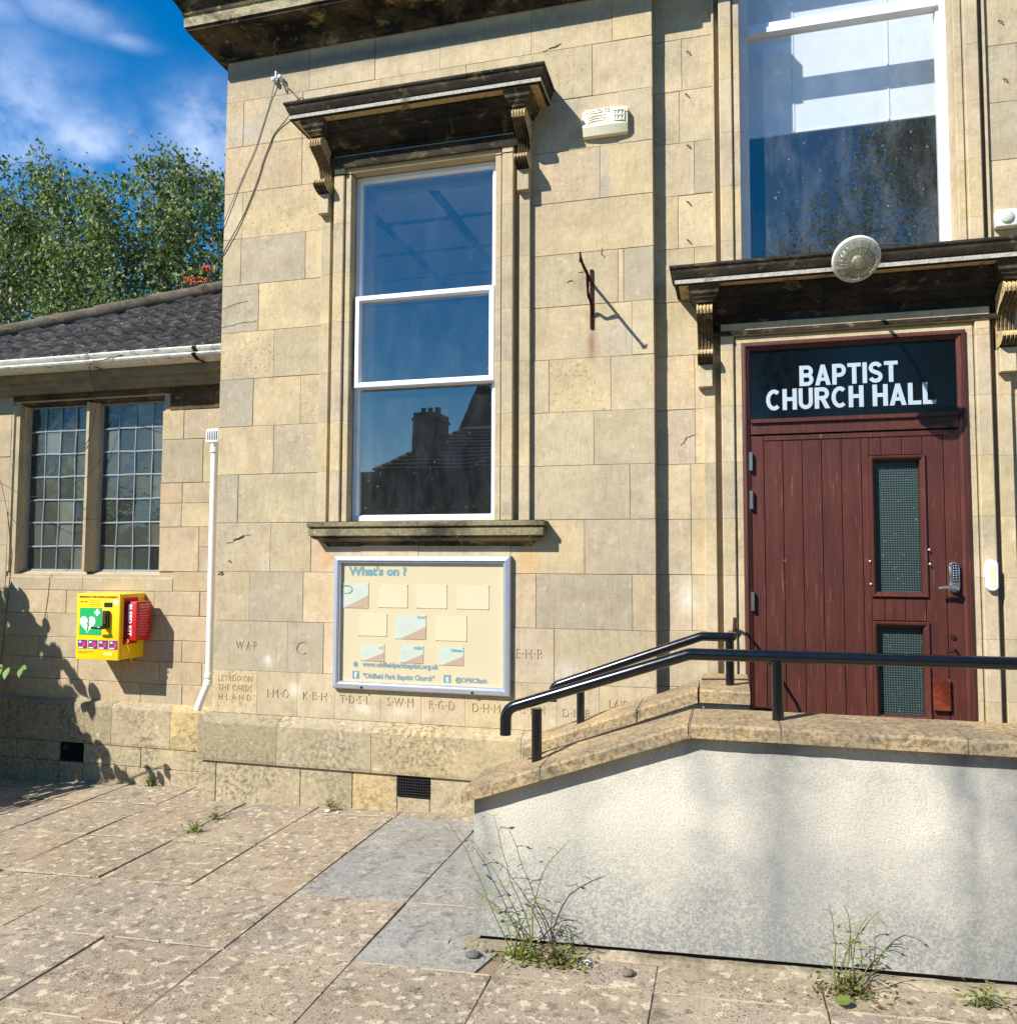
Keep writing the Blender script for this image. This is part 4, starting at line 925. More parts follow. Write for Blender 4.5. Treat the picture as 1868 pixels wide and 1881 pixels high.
A(MB().add([rp_(-7.3, 0), rp_(XC, 0), rp_(XC, 4.0), rp_(-3.2, 4.0), (-3.2, 3.6, 2.9), (-7.3, .2, 2.9)], [(0, 1, 2, 3), (0, 3, 4, 5)]).build('roof', DARK, annex))
tm = MB(); nu = 13
for i in range(nu):
    pass
us = [i/(2*8) for i in range(17)]
def hgt(u):
    q = (u*2) % 1.
    return .030*max(0., math.sin(math.pi*min(1, max(0, (q-.05)/.42)))) if q < .5 else 0.
tv = []
for sdist, lift in ((0., .030), (.345, .006)):
    for u in us: tv.append((u*.328, sdist, lift+hgt(u)))
n = len(us)
for u in us: tv.append((u*.328, 0., .010+hgt(u)*.75))
tf = [(i, i+1, n+i+1, n+i) for i in range(n-1)] + [(2*n+i, 2*n+i+1, i+1, i) for i in range(n-1)]
tile_me = None
hipA, hipB = Vector((-6.26, .87)), Vector((-4.83, 2.03)); hd = (hipB-hipA).normalized()
for r in range(9):
    for c in range(12):
        x = -3.385-.328*(c+1)+(.0 if r % 2 == 0 else 0.); s = r*.30-.03
        px, py = x+.16, Y0R+(s+.17)*math.cos(TH)
        side = (px-hipA.x)*hd.y-(py-hipA.y)*hd.x
        if side < .02: continue
        if tile_me is None:
            b = MB().add(tv, tf, 0, True); o = b.build('roof_tile', TILE, annex); tile_me = o.data
        else:
            o = bpy.data.objects.new('roof_tile', tile_me); COL.objects.link(o); o.parent = annex
        o.matrix_parent_inverse = Matrix.Translation(-AP)
        o.matrix_basis = Matrix.Translation(rp_(x+rnd.uniform(-.004, .004), s+rnd.uniform(-.008, .008), rnd.uniform(0, .006))) @ Matrix.Rotation(TH, 4, 'X') @ Matrix.Rotation(rnd.uniform(-.012, .012), 4, 'Y')
dz = math.tan(TH)
for i in range(9):
    t0, t1 = -.62+i*.46, -.62+(i+1)*.46+.03
    p0, p1 = hipA+hd*t0, hipA+hd*t1
    q = [(p0.x, p0.y, Z0R+(p0.y-Y0R)*dz+.035), (p1.x, p1.y, Z0R+(p1.y-Y0R)*dz+.030)]
    A(MB().tube(q, [.098, .090], 14).build('hip_tile', mat_worn('lichened_hip_tile', lin((70, 66, 60)), lin((112, 104, 90)), lin((150, 120, 84)), .35, .6) if i == 0 else bpy.data.materials['lichened_hip_tile'], annex))

# drainpipe beside the hall corner
pipe = thing('drainpipe', 'white plastic waste pipe with slotted cap in the corner beside the hall', 'pipe', (-3.52, .16, .5))
def loc(o, t): o.matrix_parent_inverse = Matrix.Translation(-Vector(t.location)); return o
px_, py_ = -3.525, .16
loc(MB().tube([(px_, py_, 2.40), (px_, py_, .78), (px_, py_, .745), (px_-.006, py_-.01, .72), (px_-.035, py_-.045, .60), (px_-.045, py_-.06, .545)], .0255, 14).build('pipe_run', WPAINT, pipe), pipe)
for z in (2.36, .765, .72): loc(MB().tube([(px_, py_, z), (px_, py_, z+.028)], .033, 14).build('pipe_collar', WPAINT, pipe), pipe)
cp = MB(); cp.rbox(px_-.048, px_+.058, py_-.045, py_+.045, 2.425, 2.525, .012); cp.tube([(px_, py_, 2.39), (px_+.002, py_, 2.43)], [.027, .04], 12)
loc(cp.build('slotted_cap', WPAINT, pipe), pipe)
sl = MB()
for i in range(6): sl.box(px_-.030+i*.014, px_-.024+i*.014, py_-.0465, py_-.044, 2.445, 2.508)
loc(sl.build('slots', DARK, pipe), pipe)

# ================================================================== GROUND
GA, GS = .113, .037
def gz(x): return GA+GS*max(-14, min(9, x))
g = MB(); xs = [-400, -60, -14, 9, 60, 400]; ys = [-400, -60, -6, .4, 12, 60, 400]
for j in range(len(ys)-1):
    for i in range(len(xs)-1):
        g.add([(xs[i], ys[j], gz(xs[i])-.005), (xs[i+1], ys[j], gz(xs[i+1])-.005), (xs[i+1], ys[j+1], gz(xs[i+1])-.005), (xs[i], ys[j+1], gz(xs[i])-.005)], [(0, 1, 2, 3)])
GRD = mat_plain('jointing_dirt', lin((140, 124, 100)), .95, bump=.004, bscale=120, var=.25, spec=.1)
ground = struct(g.build('ground', GRD))
fc = MB(); 
for xa, xb in ((-60, -14), (-14, 9), (9, 60)): fc.add([(xa, -9.2, gz(xa)-.002), (xb, -9.2, gz(xb)-.002), (xb, -3.605, gz(xb)-.002), (xa, -3.605, gz(xa)-.002)], [(0, 1, 2, 3)])
struct(fc.build('low_bounce_forecourt', mat_plain('low_bounce_tarmac', lin((112, 98, 80)), .92, bump=.006, var=.2)))  # unseen ground added behind the camera to curb bounce on the facade
pav = bpy.data.objects.new('pavement', None); COL.objects.link(pav); struct(pav)
pcols = [-8.75, -8.2, -7.65, -7.1, -6.53, -5.95, -5.37, -4.79, -4.215, -3.655, -3.062, -2.530, -1.963, -1.404, -.842, -.262, .305, .87, 1.435, 2.0, 2.57]
prows = [.30, -.20, -.80, -1.365, -1.92, -2.468, -3.03, -3.60]
def slab(x0, x1, y0, y1, mat, col, dz_=0., poly=None):
    g_ = rnd.choice((.0012, .0016, .0022, .0032, .0045)); P = poly or [(x0+g_, y0+g_), (x1-g_, y0+g_), (x1-g_, y1-g_), (x0+g_, y1-g_)]
    P = [(x+rnd.uniform(-.002, .002), y+rnd.uniform(-.002, .002)) for x, y in P]
    cx = sum(p[0] for p in P)/len(P); cy = sum(p[1] for p in P)/len(P)
    tx, ty, t0 = rnd.uniform(-.010, .010), rnd.uniform(-.010, .010), rnd.uniform(-.002, .004)+dz_
    n = len(P); h = lambda x, y: gz(x)+t0+tx*(x-cx)+ty*(y-cy)
    b = .004; vs = [(x, y, h(x, y)-.05) for x, y in P]+[(x, y, h(x, y)-b) for x, y in P]
    vs += [(x+(cx-x)*.010, y+(cy-y)*.010, h(x, y)) for x, y in P]
    fs = [tuple(range(2*n, 3*n))]
    for a in range(n):
        k = (a+1) % n; fs += [(a, k, n+k, n+a), (n+a, n+k, 2*n+k, 2*n+a)]
    o = MB().add(vs, fs).build('paving_slab', mat, pav, jitc(col, .07)); return o
SC = lambda: rgba(rnd.choice(((162, 148, 127), (157, 145, 127), (166, 149, 124), (153, 142, 125), (160, 144, 120))))
GC = lambda: rgba((150, 147, 141))
for j in range(len(prows)-1):
    for i in range(len(pcols)-1):
        x0, x1, y1, y0 = pcols[i], pcols[i+1], prows[j], prows[j+1]
        if x0 > -.9 and y0 > -1.7: continue                      # under the ramp
        if i == 12 and j in (1, 2): slab(x0, x1, y0, y1, GSLAB, GC()); continue
        if i == 13 and j in (1, 2):
            if j == 1: slab(x0, x1, -.70, y1, GSLAB, GC())
            else: slab(x0, x1, -.83, -.70, GSLAB, GC()); slab(x0, x1, y0, -.83, GSLAB, GC())
            continue
        if i == 13 and j == 3:
            slab(0, 0, 0, 0, GSLAB, GC(), poly=[(x0+.004, y0+.006), (x1-.06, y0+.17), (x1-.004, y1-.004), (x0+.004, y1-.004)])
            slab(0, 0, 0, 0, GSLAB, GC(), poly=[(x0+.012, y0+.003), (x1-.075, y0+.003), (x1-.03, y0+.17)]); continue
        slab(x0, x1, y0, y1, SLAB, SC())
# pale pointing standing in the cross joints
pm_ = MB(); rnd.seed(301)
for y in prows[1:7]:
    for i in range(3, len(pcols)-1):
        x0, x1 = pcols[i], pcols[i+1]
        if (x0 > -.9 and y > -1.7) or (i in (12, 13) and y > -1.3) or rnd.random() < .22: continue
        x = x0+rnd.uniform(.01, .08)
        while x < x1-.03:
            L_ = rnd.uniform(.05, .22); xe = min(x1-.01, x+L_); h_ = rnd.uniform(.0035, .006); w0, w1 = rnd.uniform(.002, .0045), rnd.uniform(.002, .0045); o_ = y+rnd.uniform(-.0015, .0015)
            pm_.add([(x, o_-w0, gz(x)+.0005), (xe, o_-w1, gz(xe)+.0005), (xe, o_+w1, gz(xe)+.0005), (x, o_+w0, gz(x)+.0005), (x+.003, o_-w0*.4, gz(x)+h_), (xe-.003, o_-w1*.4, gz(xe)+h_), (xe-.003, o_+w1*.4, gz(xe)+h_), (x+.003, o_+w0*.4, gz(x)+h_)], [(4, 5, 6, 7), (0, 1, 5, 4), (1, 2, 6, 5), (2, 3, 7, 6), (3, 0, 4, 7)])
            x = xe+(rnd.uniform(.01, .06) if rnd.random() < .35 else 0)
po = pm_.build('joint_mortar', mat_plain('pale_joint_mortar', lin((172, 157, 130)), .95, bump=.003, var=.2)); po['kind'] = 'stuff'
# cement fillet and rubble along the foot of the ramp wall
fm = MB(); N = 60; vs = []
for i in range(N+1):
    x = -1.02+i*(2.9/N); zz = gz(x); w_ = .032+.030*mnoise.noise((x*3.1, 4.2, 0))+.02*mnoise.noise((x*11, 1, 0)); hh = .022+.012*mnoise.noise((x*6, 9, 0))
    vs += [(x, -1.70-w_, zz+.001), (x, -1.70-w_*.5, zz+.012+hh*.3), (x, -1.675, zz+hh)]
fm.add(vs, [(3*i+k, 3*i+3+k, 3*i+4+k, 3*i+1+k) for i in range(N) for k in range(2)])
MOSS = mat_worn('mossy_cement', lin((98, 90, 74)), lin((158, 146, 122)), lin((190, 184, 166)), .35, .6)
fl = fm.build('cement_fillet', MOSS); struct(fl)
# stones and crumbs on the paving
PB = mat_plain('pale_pebble', (.5, .5, .5), .8, bump=.004, var=.1, obj=True)
def pebble(x, y, r, col, label):
    bm = bmesh.new(); bmesh.ops.create_icosphere(bm, subdivisions=2, radius=1)
    for v in bm.verts:
        k = 1+.25*mnoise.noise(v.co*1.7+Vector((x*9, y*7, 0))); v.co = Vector((v.co.x*r*1.25*k, v.co.y*r*k, v.co.z*r*.62*k))
    me = bpy.data.meshes.new('pebble'); bm.to_mesh(me); bm.free(); me.materials.append(PB); me.shade_smooth()
    o = bpy.data.objects.new('pebble', me); COL.objects.link(o); o.location = (x, y, gz(x)+r*.5); o.rotation_euler = (0, 0, rnd.uniform(0, 3)); o.color = rgba(col)
    return tag(o, label, 'pebble')
pebble(-1.10, -.10, .030, (222, 212, 176), 'large cream pebble lying near the vent by the ramp wall end')
pebble(-2.42, -.165, .014, (238, 238, 232), 'small white pebble on paving below the hall plinth, left of a pair')
pebble(-2.35, -.170, .010, (240, 238, 232), 'small white pebble on paving below the hall plinth, right of a pair')
pebble(-.60, -1.76, .024, (224, 224, 220), 'white stone chip by the red weeds at the ramp wall foot')
pebble(-.52, -1.765, .014, (226, 226, 222), 'smaller white stone chip just right of the other chip')
pebble(-.955, -1.80, .024, (96, 92, 88), 'dark grey stone at the left foot of the rendered ramp wall')
pebble(-.36, -1.82, .020, (110, 98, 86), 'brown stone lying against a paving joint before the ramp wall')

# ================================================================== RAMP
rw = thing('ramp_wall', 'white roughcast ramp wall with sandstone coping in front of the door', 'wall', (0, -1.6, .1))
def prism_y(poly, y0, y1): 
    n = len(poly); vs = [(x, y0, z) for x, z in poly]+[(x, y1, z) for x, z in poly]
    fs = [tuple(range(n)), tuple(range(n, 2*n))[::-1]]+[(i, (i+1) % n, n+(i+1) % n, n+i) for i in range(n)]
    return MB().add(vs, fs)
CT = lambda x: .997 if x > -.14 else .997+(x+.14)*.349
XR = 3.2
body = [(-.985, gz(-.985)+.040), (XR, gz(XR)+.050), (XR, .945), (-.14, .945), (-.985, CT(-.985)-.053)]
loc(prism_y(body, -1.70, -1.46).build('render', RENDER, rw), rw)
loc(prism_y([(-.965, -.4), (XR, -.4), (XR, gz(XR)+.06), (-.965, gz(-.965)+.06)], -1.675, -1.48).build('footing', mat_plain('gap_shade_footing', lin((22, 22, 30)), .7, var=.2), rw), rw)  # recessed and near-black: paints in the shade of the gap below the render
def coping(par, x0, x1, y0, y1, top, th, n=1, jag=0.):
    g_ = .003; x0 += g_; x1 -= g_; vs = []; N = max(2, int((x1-x0)/.06))
    b = .010
    for i in range(N+1):
        x = x0+(x1-x0)*i/N; t = top(x); e = lambda k: .003*mnoise.noise((x*14, k*3.3, par.location.y*3))
        pr = [(y1, t-th), (y0+.0+e(1), t-th), (y0-.0+e(2), t-th+.012), (y0+e(3), t-b), (y0+b+e(4), t+e(5)*.5), (y1-b, t+e(6)*.5), (y1, t-b)]
        vs += [(x, y, z) for y, z in pr]
    fs = [(7*i+k, 7*i+(k+1) % 7, 7*i+7+(k+1) % 7, 7*i+7+k) for i in range(N) for k in range(7)]+[tuple(range(7)), tuple(range(7*N, 7*N+7))]
    return loc(MB().add(vs, fs).build('coping_stone', COPING, par), par)
for a, b_ in ((-1.028, -.705), (-.705, -.142), (-.138, .183), (.183, .787), (.787, 1.40), (1.40, 2.0), (2.0, 2.6), (2.6, XR)): coping(rw, a, b_, -1.748, -1.395, CT, .052)
for x in (-.705, -.14, .183, .787): loc(MB().tube([(x, -1.742, CT(x)-.056), (x+.003, -1.744, CT(x)-.022), (x, -1.740, CT(x)-.008), (x, -1.60, CT(x)-.006), (x, -1.40, CT(x)-.006)], .0042, 5).build('mortar_joint', MOSS, rw), rw)
# mortar drips under the coping joints
for x in (-.655, -.09, .235, .835): 
    loc(MB().exZ([(x-.012, -1.698), (x, -1.712), (x+.012, -1.698)], CT(x)-.075, CT(x)-.052).build('mortar_snot', RENDER, rw), rw)
rw2 = thing('ramp_wall', 'low inner ramp wall with sandstone coping close to the hall front', 'wall', (-.4, -.6, .1))
CT2 = lambda x: .970 if x > -.14 else .970+(x+.14)*.372
loc(prism_y([(-1.0, -.3), (.10, -.3), (.10, .905), (-.14, .905), (-1.0, CT2(-1.0)-.063)], -.715, -.43).build('render', RENDER, rw2), rw2)
for a, b_ in ((-1.028, -.44), (-.44, -.142), (-.138, .105)): coping(rw2, a, b_, -.745, -.40 if a < -.2 else -.13, CT2, .063)
rampf = prism_y([(-1.0, .08), (-.14, .40), (XR, .40), (XR, -.3), (-1.0, -.3)], -1.455, .02); o = rampf.build('ramp', mat_plain('concrete_ramp', lin((128, 122, 112)), .9, bump=.003, var=.15)); struct(o)

def rail(label, y, pts, posts, extra=None, shift=0):
    t = thing('handrail', label, 'handrail', (0, y, 1.0))
    P = []
    for i, p in enumerate(pts):                                  # round the bends
        p = Vector(p)
        if 0 < i < len(pts)-1:
            a, c = Vector(pts[i-1]), Vector(pts[i+1]); r_ = min(.045, (p-a).length*.45, (c-p).length*.45) if i == 1 else .012
            s, e = p+(a-p).normalized()*r_, p+(c-p).normalized()*r_
            for k in range(6): u = k/5; P.append(s*(1-u)**2+p*2*u*(1-u)+e*u*u)
        else: P.append(p)
    loc(MB().tube(P, .0235, 16).build('rail', BLACK, t), t)
    for x, zb, zt_ in posts: loc(MB().tube([(x, y, zb), (x, y, zt_)], .0215, 14).build('post', BLACK, t), t)
    return t
ys_ = -1.58
zr = lambda x: 1.240 if x > -.145 else 1.232+(x+.145)*.357
t1 = rail('black tubular handrail on the front ramp wall', ys_, [(-.889, ys_, .878), (-.889, ys_, .985), (-.145, ys_, 1.234), (XR, ys_, 1.246)], [(-.757, CT(-.757)-.005, zr(-.757)-.02), (.182, .99, 1.236), (1.30, .99, 1.24), (2.4, .99, 1.24)])
ys_ = -.56
t2 = rail('black tubular handrail on the inner ramp wall near the hall', ys_, [(-.905, ys_, .845), (-.905, ys_, .925), (-.128, ys_, 1.212), (.022, ys_, 1.212), (.022, -.40, 1.212)], [(-.755, CT2(-.755)-.005, .955), (.010, .95, 1.20)])
m = MB(); m.tube([(.030, -.42, 1.20), (.036, -.36, 1.245), (.040, -.20, 1.28), (.042, -.06, 1.27), (.042, .0, 1.235), (.042, .03, 1.17)], .009, 8)
loc(m.build('wall_bracket', RUST, t2), t2)

# ================================================================== FITTINGS ON THE HALL
# glazed noticeboard
nb = thing('noticeboard', "silver framed What's on noticeboard under the sash window", 'noticeboard', (-1.877, -.02, 1.195))
nx0, nx1, nz0, nz1 = -2.472, -1.281, .768, 1.625
loc(MB().box(nx0+.02, nx1-.02, -.012, .0, nz0+.02, nz1-.02).build('back_board', mat_plain('cream_backing', lin((208, 194, 158)), .8, var=.02), nb), nb)
loc(MB().ring([(0, -.0), (0, -.032), (.006, -.040), (.030, -.046), (.034, -.040), (.037, -.040), (.039, -.034), (.046, -.034), (.048, -.028), (.048, -.0)], nx0, nx1, nz0, nz1).build('frame', ALU, nb), nb)
loc(MB().box(nx0+.045, nx1-.045, -.031, -.028, nz0+.045, nz1-.045).build('glazing', BGLASS, nb), nb)
for x in (-2.262, -1.520): loc(MB().lathe([(0, .008), (.004, .008), (.006, .005), (.006, 0)], (x, -.044, nz0+.014), (0, -1, 0), 10).build('lock', DARK, nb), nb)
INK = rgba((112, 152, 162)); INK2 = rgba((118, 148, 154))
loc(text_mesh("What's on ?", .075, -2.372, -.0125, 1.498, PRINT, 'heading', nb, width=.405, bold=.0035, color=INK), nb)
loc(text_mesh("www.oldfieldparkbaptist.org.uk", .044, -2.270, -.0125, .912, PRINT, 'web_address', nb, width=.520, bold=.0015, color=INK2), nb)
loc(text_mesh('"Oldfield Park Baptist Church"', .044, -2.268, -.0125, .838, PRINT, 'church_name', nb, width=.490, bold=.0015, color=INK2), nb)
loc(text_mesh("@OPBCBath", .040, -1.640, -.0125, .838, PRINT, 'social_handle', nb, width=.205, bold=.0013, color=INK2), nb)
loc(text_mesh("e", .062, -2.335, -.0125, .910, PRINT, 'browser_mark', nb, bold=.003, color=INK), nb)
for x, ch in ((-2.340, 'f'), (-1.717, 't')):
    loc(MB().box(x, x+.046, -.0138, -.0122, .832, .880).build('logo_square', PRINT, nb, INK), nb)
    loc(text_mesh(ch, .05, x+.016, -.0142, .838, PRINT, 'logo_letter', nb, bold=.002, color=rgba((226, 240, 236))), nb)
CREAM = rgba((214, 204, 168)); PALE = rgba((196, 204, 188)); TAN = rgba((186, 160, 136))
def notice(x0, x1, z0, z1, kind, label, extra=None):
    t = thing('notice', label, 'notice', ((x0+x1)/2, -.014, (z0+z1)/2), 'papers pinned in the noticeboard')
    loc(MB().box(x0, x1, -.0150, -.0135, z0, z1).build('sheet', PRINT, t, CREAM if kind == 0 else PALE), t)
    for cx in (x0+.006, x1-.006):
        for cz_ in (z0+.006, z1-.006): loc(MB().lathe([(0, .005), (.003, .004), (.003, 0)], (cx, -.0145, cz_), (0, -1, 0), 8).build('pin', PRINT, t, rgba((224, 216, 184))), t)
    if kind:
        w_, h_ = x1-x0, z1-z0
        loc(MB().add([(x0+w_*.16, -.0156, z0+.001), (x1-.001, -.0156, z0+.001), (x1-.001, -.0156, z0+h_*.52), (x0+w_*.16, -.0151, z0+.001), (x1-.001, -.0151, z0+.001), (x1-.001, -.0151, z0+h_*.52)], [(0, 1, 2), (3, 5, 4), (0, 3, 4, 1), (1, 4, 5, 2), (2, 5, 3, 0)]).build('tan_corner', PRINT, t, TAN), t)
        ln = MB()
        for k in range(4): 
            q = (.06, .52) if kind != 1 else (.5, .95)
            ln.box(x0+w_*q[0], x0+w_*(q[1]-.04*k), -.0156, -.0151, z0+h_*(.62-.09*k) + (.1*h_ if kind == 1 else 0), z0+h_*(.62-.09*k)+.0035+(.1*h_ if kind == 1 else 0))
        loc(ln.build('text_lines', PRINT, t, rgba((186, 206, 196))), t)
        if extra == 'oval':
            loc(MB().tube([(x0+.045+.040*math.cos(a/16*2*math.pi)*(1+.06*(a % 2)), -.0156, z1-.042+.024*math.sin(a/16*2*math.pi)*(1+.06*(a % 2))) for a in range(17)], .0035, 5).build('ring_print', PRINT, t, rgba((140, 146, 134))), t)
        elif extra: loc(text_mesh(extra[0], extra[1], x1-.006, -.0156, z1-extra[2], PRINT, 'title', t, align='RIGHT', bold=.001, color=extra[3]), t)
notice(-2.435, -2.235, 1.285, 1.447, 1, 'pale blue notice with grey oval print, leftmost of top row', 'oval')
notice(-2.165, -1.965, 1.292, 1.440, 0, 'blank cream sheet, second from left in the top row')
notice(-1.905, -1.700, 1.292, 1.442, 0, 'blank cream sheet, third from left in the top row')
notice(-1.635, -1.425, 1.292, 1.440, 0, 'blank cream sheet at the right end of the top row')
notice(-2.300, -2.105, 1.108, 1.252, 0, 'blank cream sheet on the left of the middle row')
notice(-2.045, -1.838, 1.095, 1.250, 2, 'pale notice with tan corner in the middle of the board', ('Focus', .022, .022, rgba((120, 160, 170))))
notice(-1.772, -1.568, 1.092, 1.248, 0, 'blank cream sheet on the right of the middle row')
notice(-2.285, -2.120, .948, 1.058, 3, 'small notice with yellow sun print, left in bottom row', ('sun', .024, .030, rgba((206, 176, 96))))
notice(-2.015, -1.855, .945, 1.058, 3, 'small notice headed cubs in the middle of the bottom row', ('cubs', .032, .026, rgba((120, 164, 166))))
notice(-1.752, -1.588, .940, 1.056, 3, 'small notice with a curved logo, right in the bottom row', ('Citizens', .024, .030, rgba((110, 160, 170))))

# alarm bell box
al = thing('alarm_box', 'faded cream alarm box high on the wall right of the window hood', 'alarm', (-.689, -.03, 4.295))
P = []; nseg = 8
for i in range(nseg+1):
    u = i/nseg*2-1; P.append((-.689+u*.138, -.062+.012*u*u))
a_ = MB(); vs = []
for x, y in P:
    e = .006*((x+.689)/.138)**2
    vs += [(x, y, 4.262-.0+e*.5), (x, y+.002, 4.372-e), (x, -.002, 4.378-e), (x, -.002, 4.212), (x, y+.022, 4.214+e)]
n = len(P); fs = [(5*i+k, 5*i+(k+1) % 5, 5*i+5+(k+1) % 5, 5*i+5+k) for i in range(n-1) for k in range(5)]+[tuple(range(5)), tuple(range(5*n-5, 5*n))]
a_.add(vs, fs); loc(a_.build('case', mat_plain('sun_faded_plastic', lin((232, 226, 196)), .45, var=.06), al), al)
FAD = rgba((202, 204, 188))
loc(text_mesh('TOLLGATE', .034, -.812, -.0630, 4.345, PRINT, 'lettering', al, width=.155, color=FAD, bold=.001), al)
lg = MB()
for x in (-.630, -.612, -.590, -.572): lg.box(x, x+.005, -.0625, -.058, 4.283, 4.345)
lg.box(-.632, -.566, -.0625, -.058, 4.280, 4.286); lg.box(-.632, -.566, -.0625, -.058, 4.312, 4.317)
lg.add([(-.638, -.0625, 4.345), (-.560, -.0625, 4.345), (-.599, -.0625, 4.368), (-.638, -.058, 4.345), (-.560, -.058, 4.345), (-.599, -.058, 4.368)], [(0, 1, 2), (3, 5, 4), (0, 3, 4, 1), (1, 4, 5, 2), (2, 5, 3, 0)])
loc(lg.build('gate_emblem', PRINT, al, FAD), al)
ll = MB()
for k in range(3): ll.box(-.80, -.68, -.0645, -.060, 4.325-.016*k, 4.328-.016*k)
loc(ll.build('small_print', PRINT, al, rgba((218, 216, 192))), al)

# wrought iron sign bracket
br = thing('sign_bracket', 'rusty iron sign bracket projecting from the wall without its sign', 'bracket', (-.778, 0, 3.2))
m = MB(); m.rbox(-.790, -.768, -.012, .0, 3.015, 3.385, .003); loc(m.build('wall_strip', RUST, br), br)
arm = MB(); arm.tube([(-.779, -.005, 3.300), (-.779, -.12, 3.303), (-.779, -.25, 3.300), (-.779, -.36, 3.304), (-.779, -.385, 3.302), (-.779, -.40, 3.318), (-.780, -.412, 3.345)], [.0095, .0085, .0095, .0085, .012, .007, .004], 8)
loc(arm.build('arm', RUST, br), br)
bc = MB(); pts = []
for k in range(13):
    u = k/12; pts.append((-.779+.004*math.sin(u*9), -.006-.215*u, 3.085+.215*u**.8+.012*math.sin(u*math.pi*3)))
bc.tube(pts, [.007+.003*abs(math.sin(k*.9)) for k in range(13)], 8); loc(bc.build('scrolled_brace', RUST, br), br)
for z in (3.04, 3.20): loc(MB().lathe([(0, .007), (.004, .007), (.006, .003), (.006, 0)], (-.779, -.012, z), (0, -1, 0), 8).build('bolt', RUST, br), br)

# bulkhead lamp on its arm in front of the door hood
lp = thing('door_lamp', 'round glass bulkhead lamp on an arm in front of the door hood', 'lamp', (.66, -.5, 3.15))
LC = Vector((.638, -.60, 3.100)); ad = Vector((.10, -.80, -.60)).normalized()
tL = NT('ribbed_lamp_glass'); vL = tL.coords(rand=False)
dL = tL.n('ShaderNodeBsdfDiffuse', {'Color': tL.mix(tL.ramp(tL.noise(vL, 30, 4, .6), [(.4, 0.), (.7, 1.)]), lin((206, 202, 170)), lin((150, 150, 116)))})
gL = tL.n('ShaderNodeBsdfGlossy', {'Color': (1, 1, 1, 1), 'Roughness': .12}); trL = tL.n('ShaderNodeBsdfTransparent', {'Color': (.85, .88, .8, 1)})
m1L = tL.n('ShaderNodeMixShader', {0: .26, 1: trL.outputs[0], 2: dL.outputs[0]}); m2L = tL.n('ShaderNodeMixShader', {0: .12, 1: m1L.outputs[0], 2: gL.outputs[0]})
tL.t.links.new(m2L.outputs[0], tL.out.inputs[0]); LGL = tL.m
loc(MB().lathe([(-.050, 0), (-.050, .055), (-.035, .085), (-.012, .100), (-.008, .113), (.010, .116), (.020, .110), (.022, .098), (.012, .094)], LC, ad, 32).build('housing', mat_plain('white_enamel', lin((206, 204, 196)), .4, var=.15), lp), lp)
prof = [(.014, .098), (.030, .097), (.048, .088), (.062, .072), (.072, .050), (.077, .028), (.078, .0)]
dm = MB(); seg = 48; vs = []; a1 = (Vector((0, 0, 1))-ad*ad.z).normalized(); b1 = ad.cross(a1)
for h, r in prof:
    for k in range(seg):
        rr = r*(1+(.045 if k % 3 == 0 else 0)); vs.append((LC+ad*h+(a1*math.cos(2*math.pi*k/seg)+b1*math.sin(2*math.pi*k/seg))*rr)[:])
dm.add(vs, [(i*seg+k, i*seg+(k+1) % seg, (i+1)*seg+(k+1) % seg, (i+1)*seg+k) for i in range(len(prof)-1) for k in range(seg)])
loc(dm.build('glass_dome', LGL, lp, smooth=False), lp)
rb = MB()
for k in range(26):
    d_ = a1*math.cos(2*math.pi*k/26)+b1*math.sin(2*math.pi*k/26); rb.tube([LC+ad*h+d_*r*1.02 for h, r in prof[:5]], .0016, 4)
for k, (h, r) in ((0, prof[3]), (1, prof[5])): rb.tube([LC+ad*h+(a1*math.cos(2*math.pi*q/24)+b1*math.sin(2*math.pi*q/24))*r*1.02 for q in range(25)], .0016, 4)
loc(rb.build('glass_ribs', mat_plain('rib_shadow_glass', lin((104, 104, 84)), .3), lp), lp)
loc(MB().lathe([(.0, 0), (.0, .02), (.03, .026), (.05, .02), (.055, 0)], LC, ad, 16).build('bulb', mat_plain('pearl_bulb', lin((226, 226, 214)), .4), lp), lp)
loc(MB().tube([LC-ad*.045, LC-ad*.085+Vector((0, 0, .01)), (.655, -.40, 3.205), (.66, -.24, 3.235), (.66, -.16, 3.235)], .011, 10).build('arm', mat_plain('grey_conduit', lin((120, 116, 108)), .5), lp), lp)
loc(MB().lathe([(0, .035), (.012, .035), (.016, .02), (.016, 0)], (.66, -.158, 3.235), (0, -1, 0), 16).build('wall_plate', mat_plain('grey_conduit_plate', lin((120, 116, 108)), .5), lp), lp)
loc(MB().tube([(.68, -.20, 3.305), (.78, -.21, 3.307), (.92, -.205, 3.300)], .006, 8).build('cable', CABLE, lp), lp)

# door bell and movement sensor
db = thing('door_bell', 'slim white oval bell push on the right door jamb', 'door bell', (1.369, .02, 1.525))
m = MB(); sh = []
def capsule(cx, cz_, w_, h_, y0, y1, b):
    o = MB(); n = 24; vs = []
    for y, s in ((y1, 0), (y0+b, 0), (y0, b)):
        for k in range(n):
            a = 2*math.pi*k/n; r = w_/2-s; vs.append((cx+r*math.cos(a), y, cz_+(1 if math.sin(a) >= 0 else -1)*(h_/2-w_/2)+r*math.sin(a)))
    return o.add(vs, [(i*n+k, i*n+(k+1) % n, (i+1)*n+(k+1) % n, (i+1)*n+k) for i in range(2) for k in range(n)]+[tuple(range(2*n, 3*n))])
loc(capsule(1.369, 1.525, .060, .168, -.004, .027, .006).build('case', WHITE, db), db)
loc(capsule(1.369, 1.525, .034, .128, -.0065, -.003, .003).build('button_panel', mat_plain('cream_insert', lin((226, 218, 178)), .5), db), db)
ps = thing('movement_sensor', 'square white sensor at the right end above the door hood', 'sensor', (1.50, .05, 3.487))
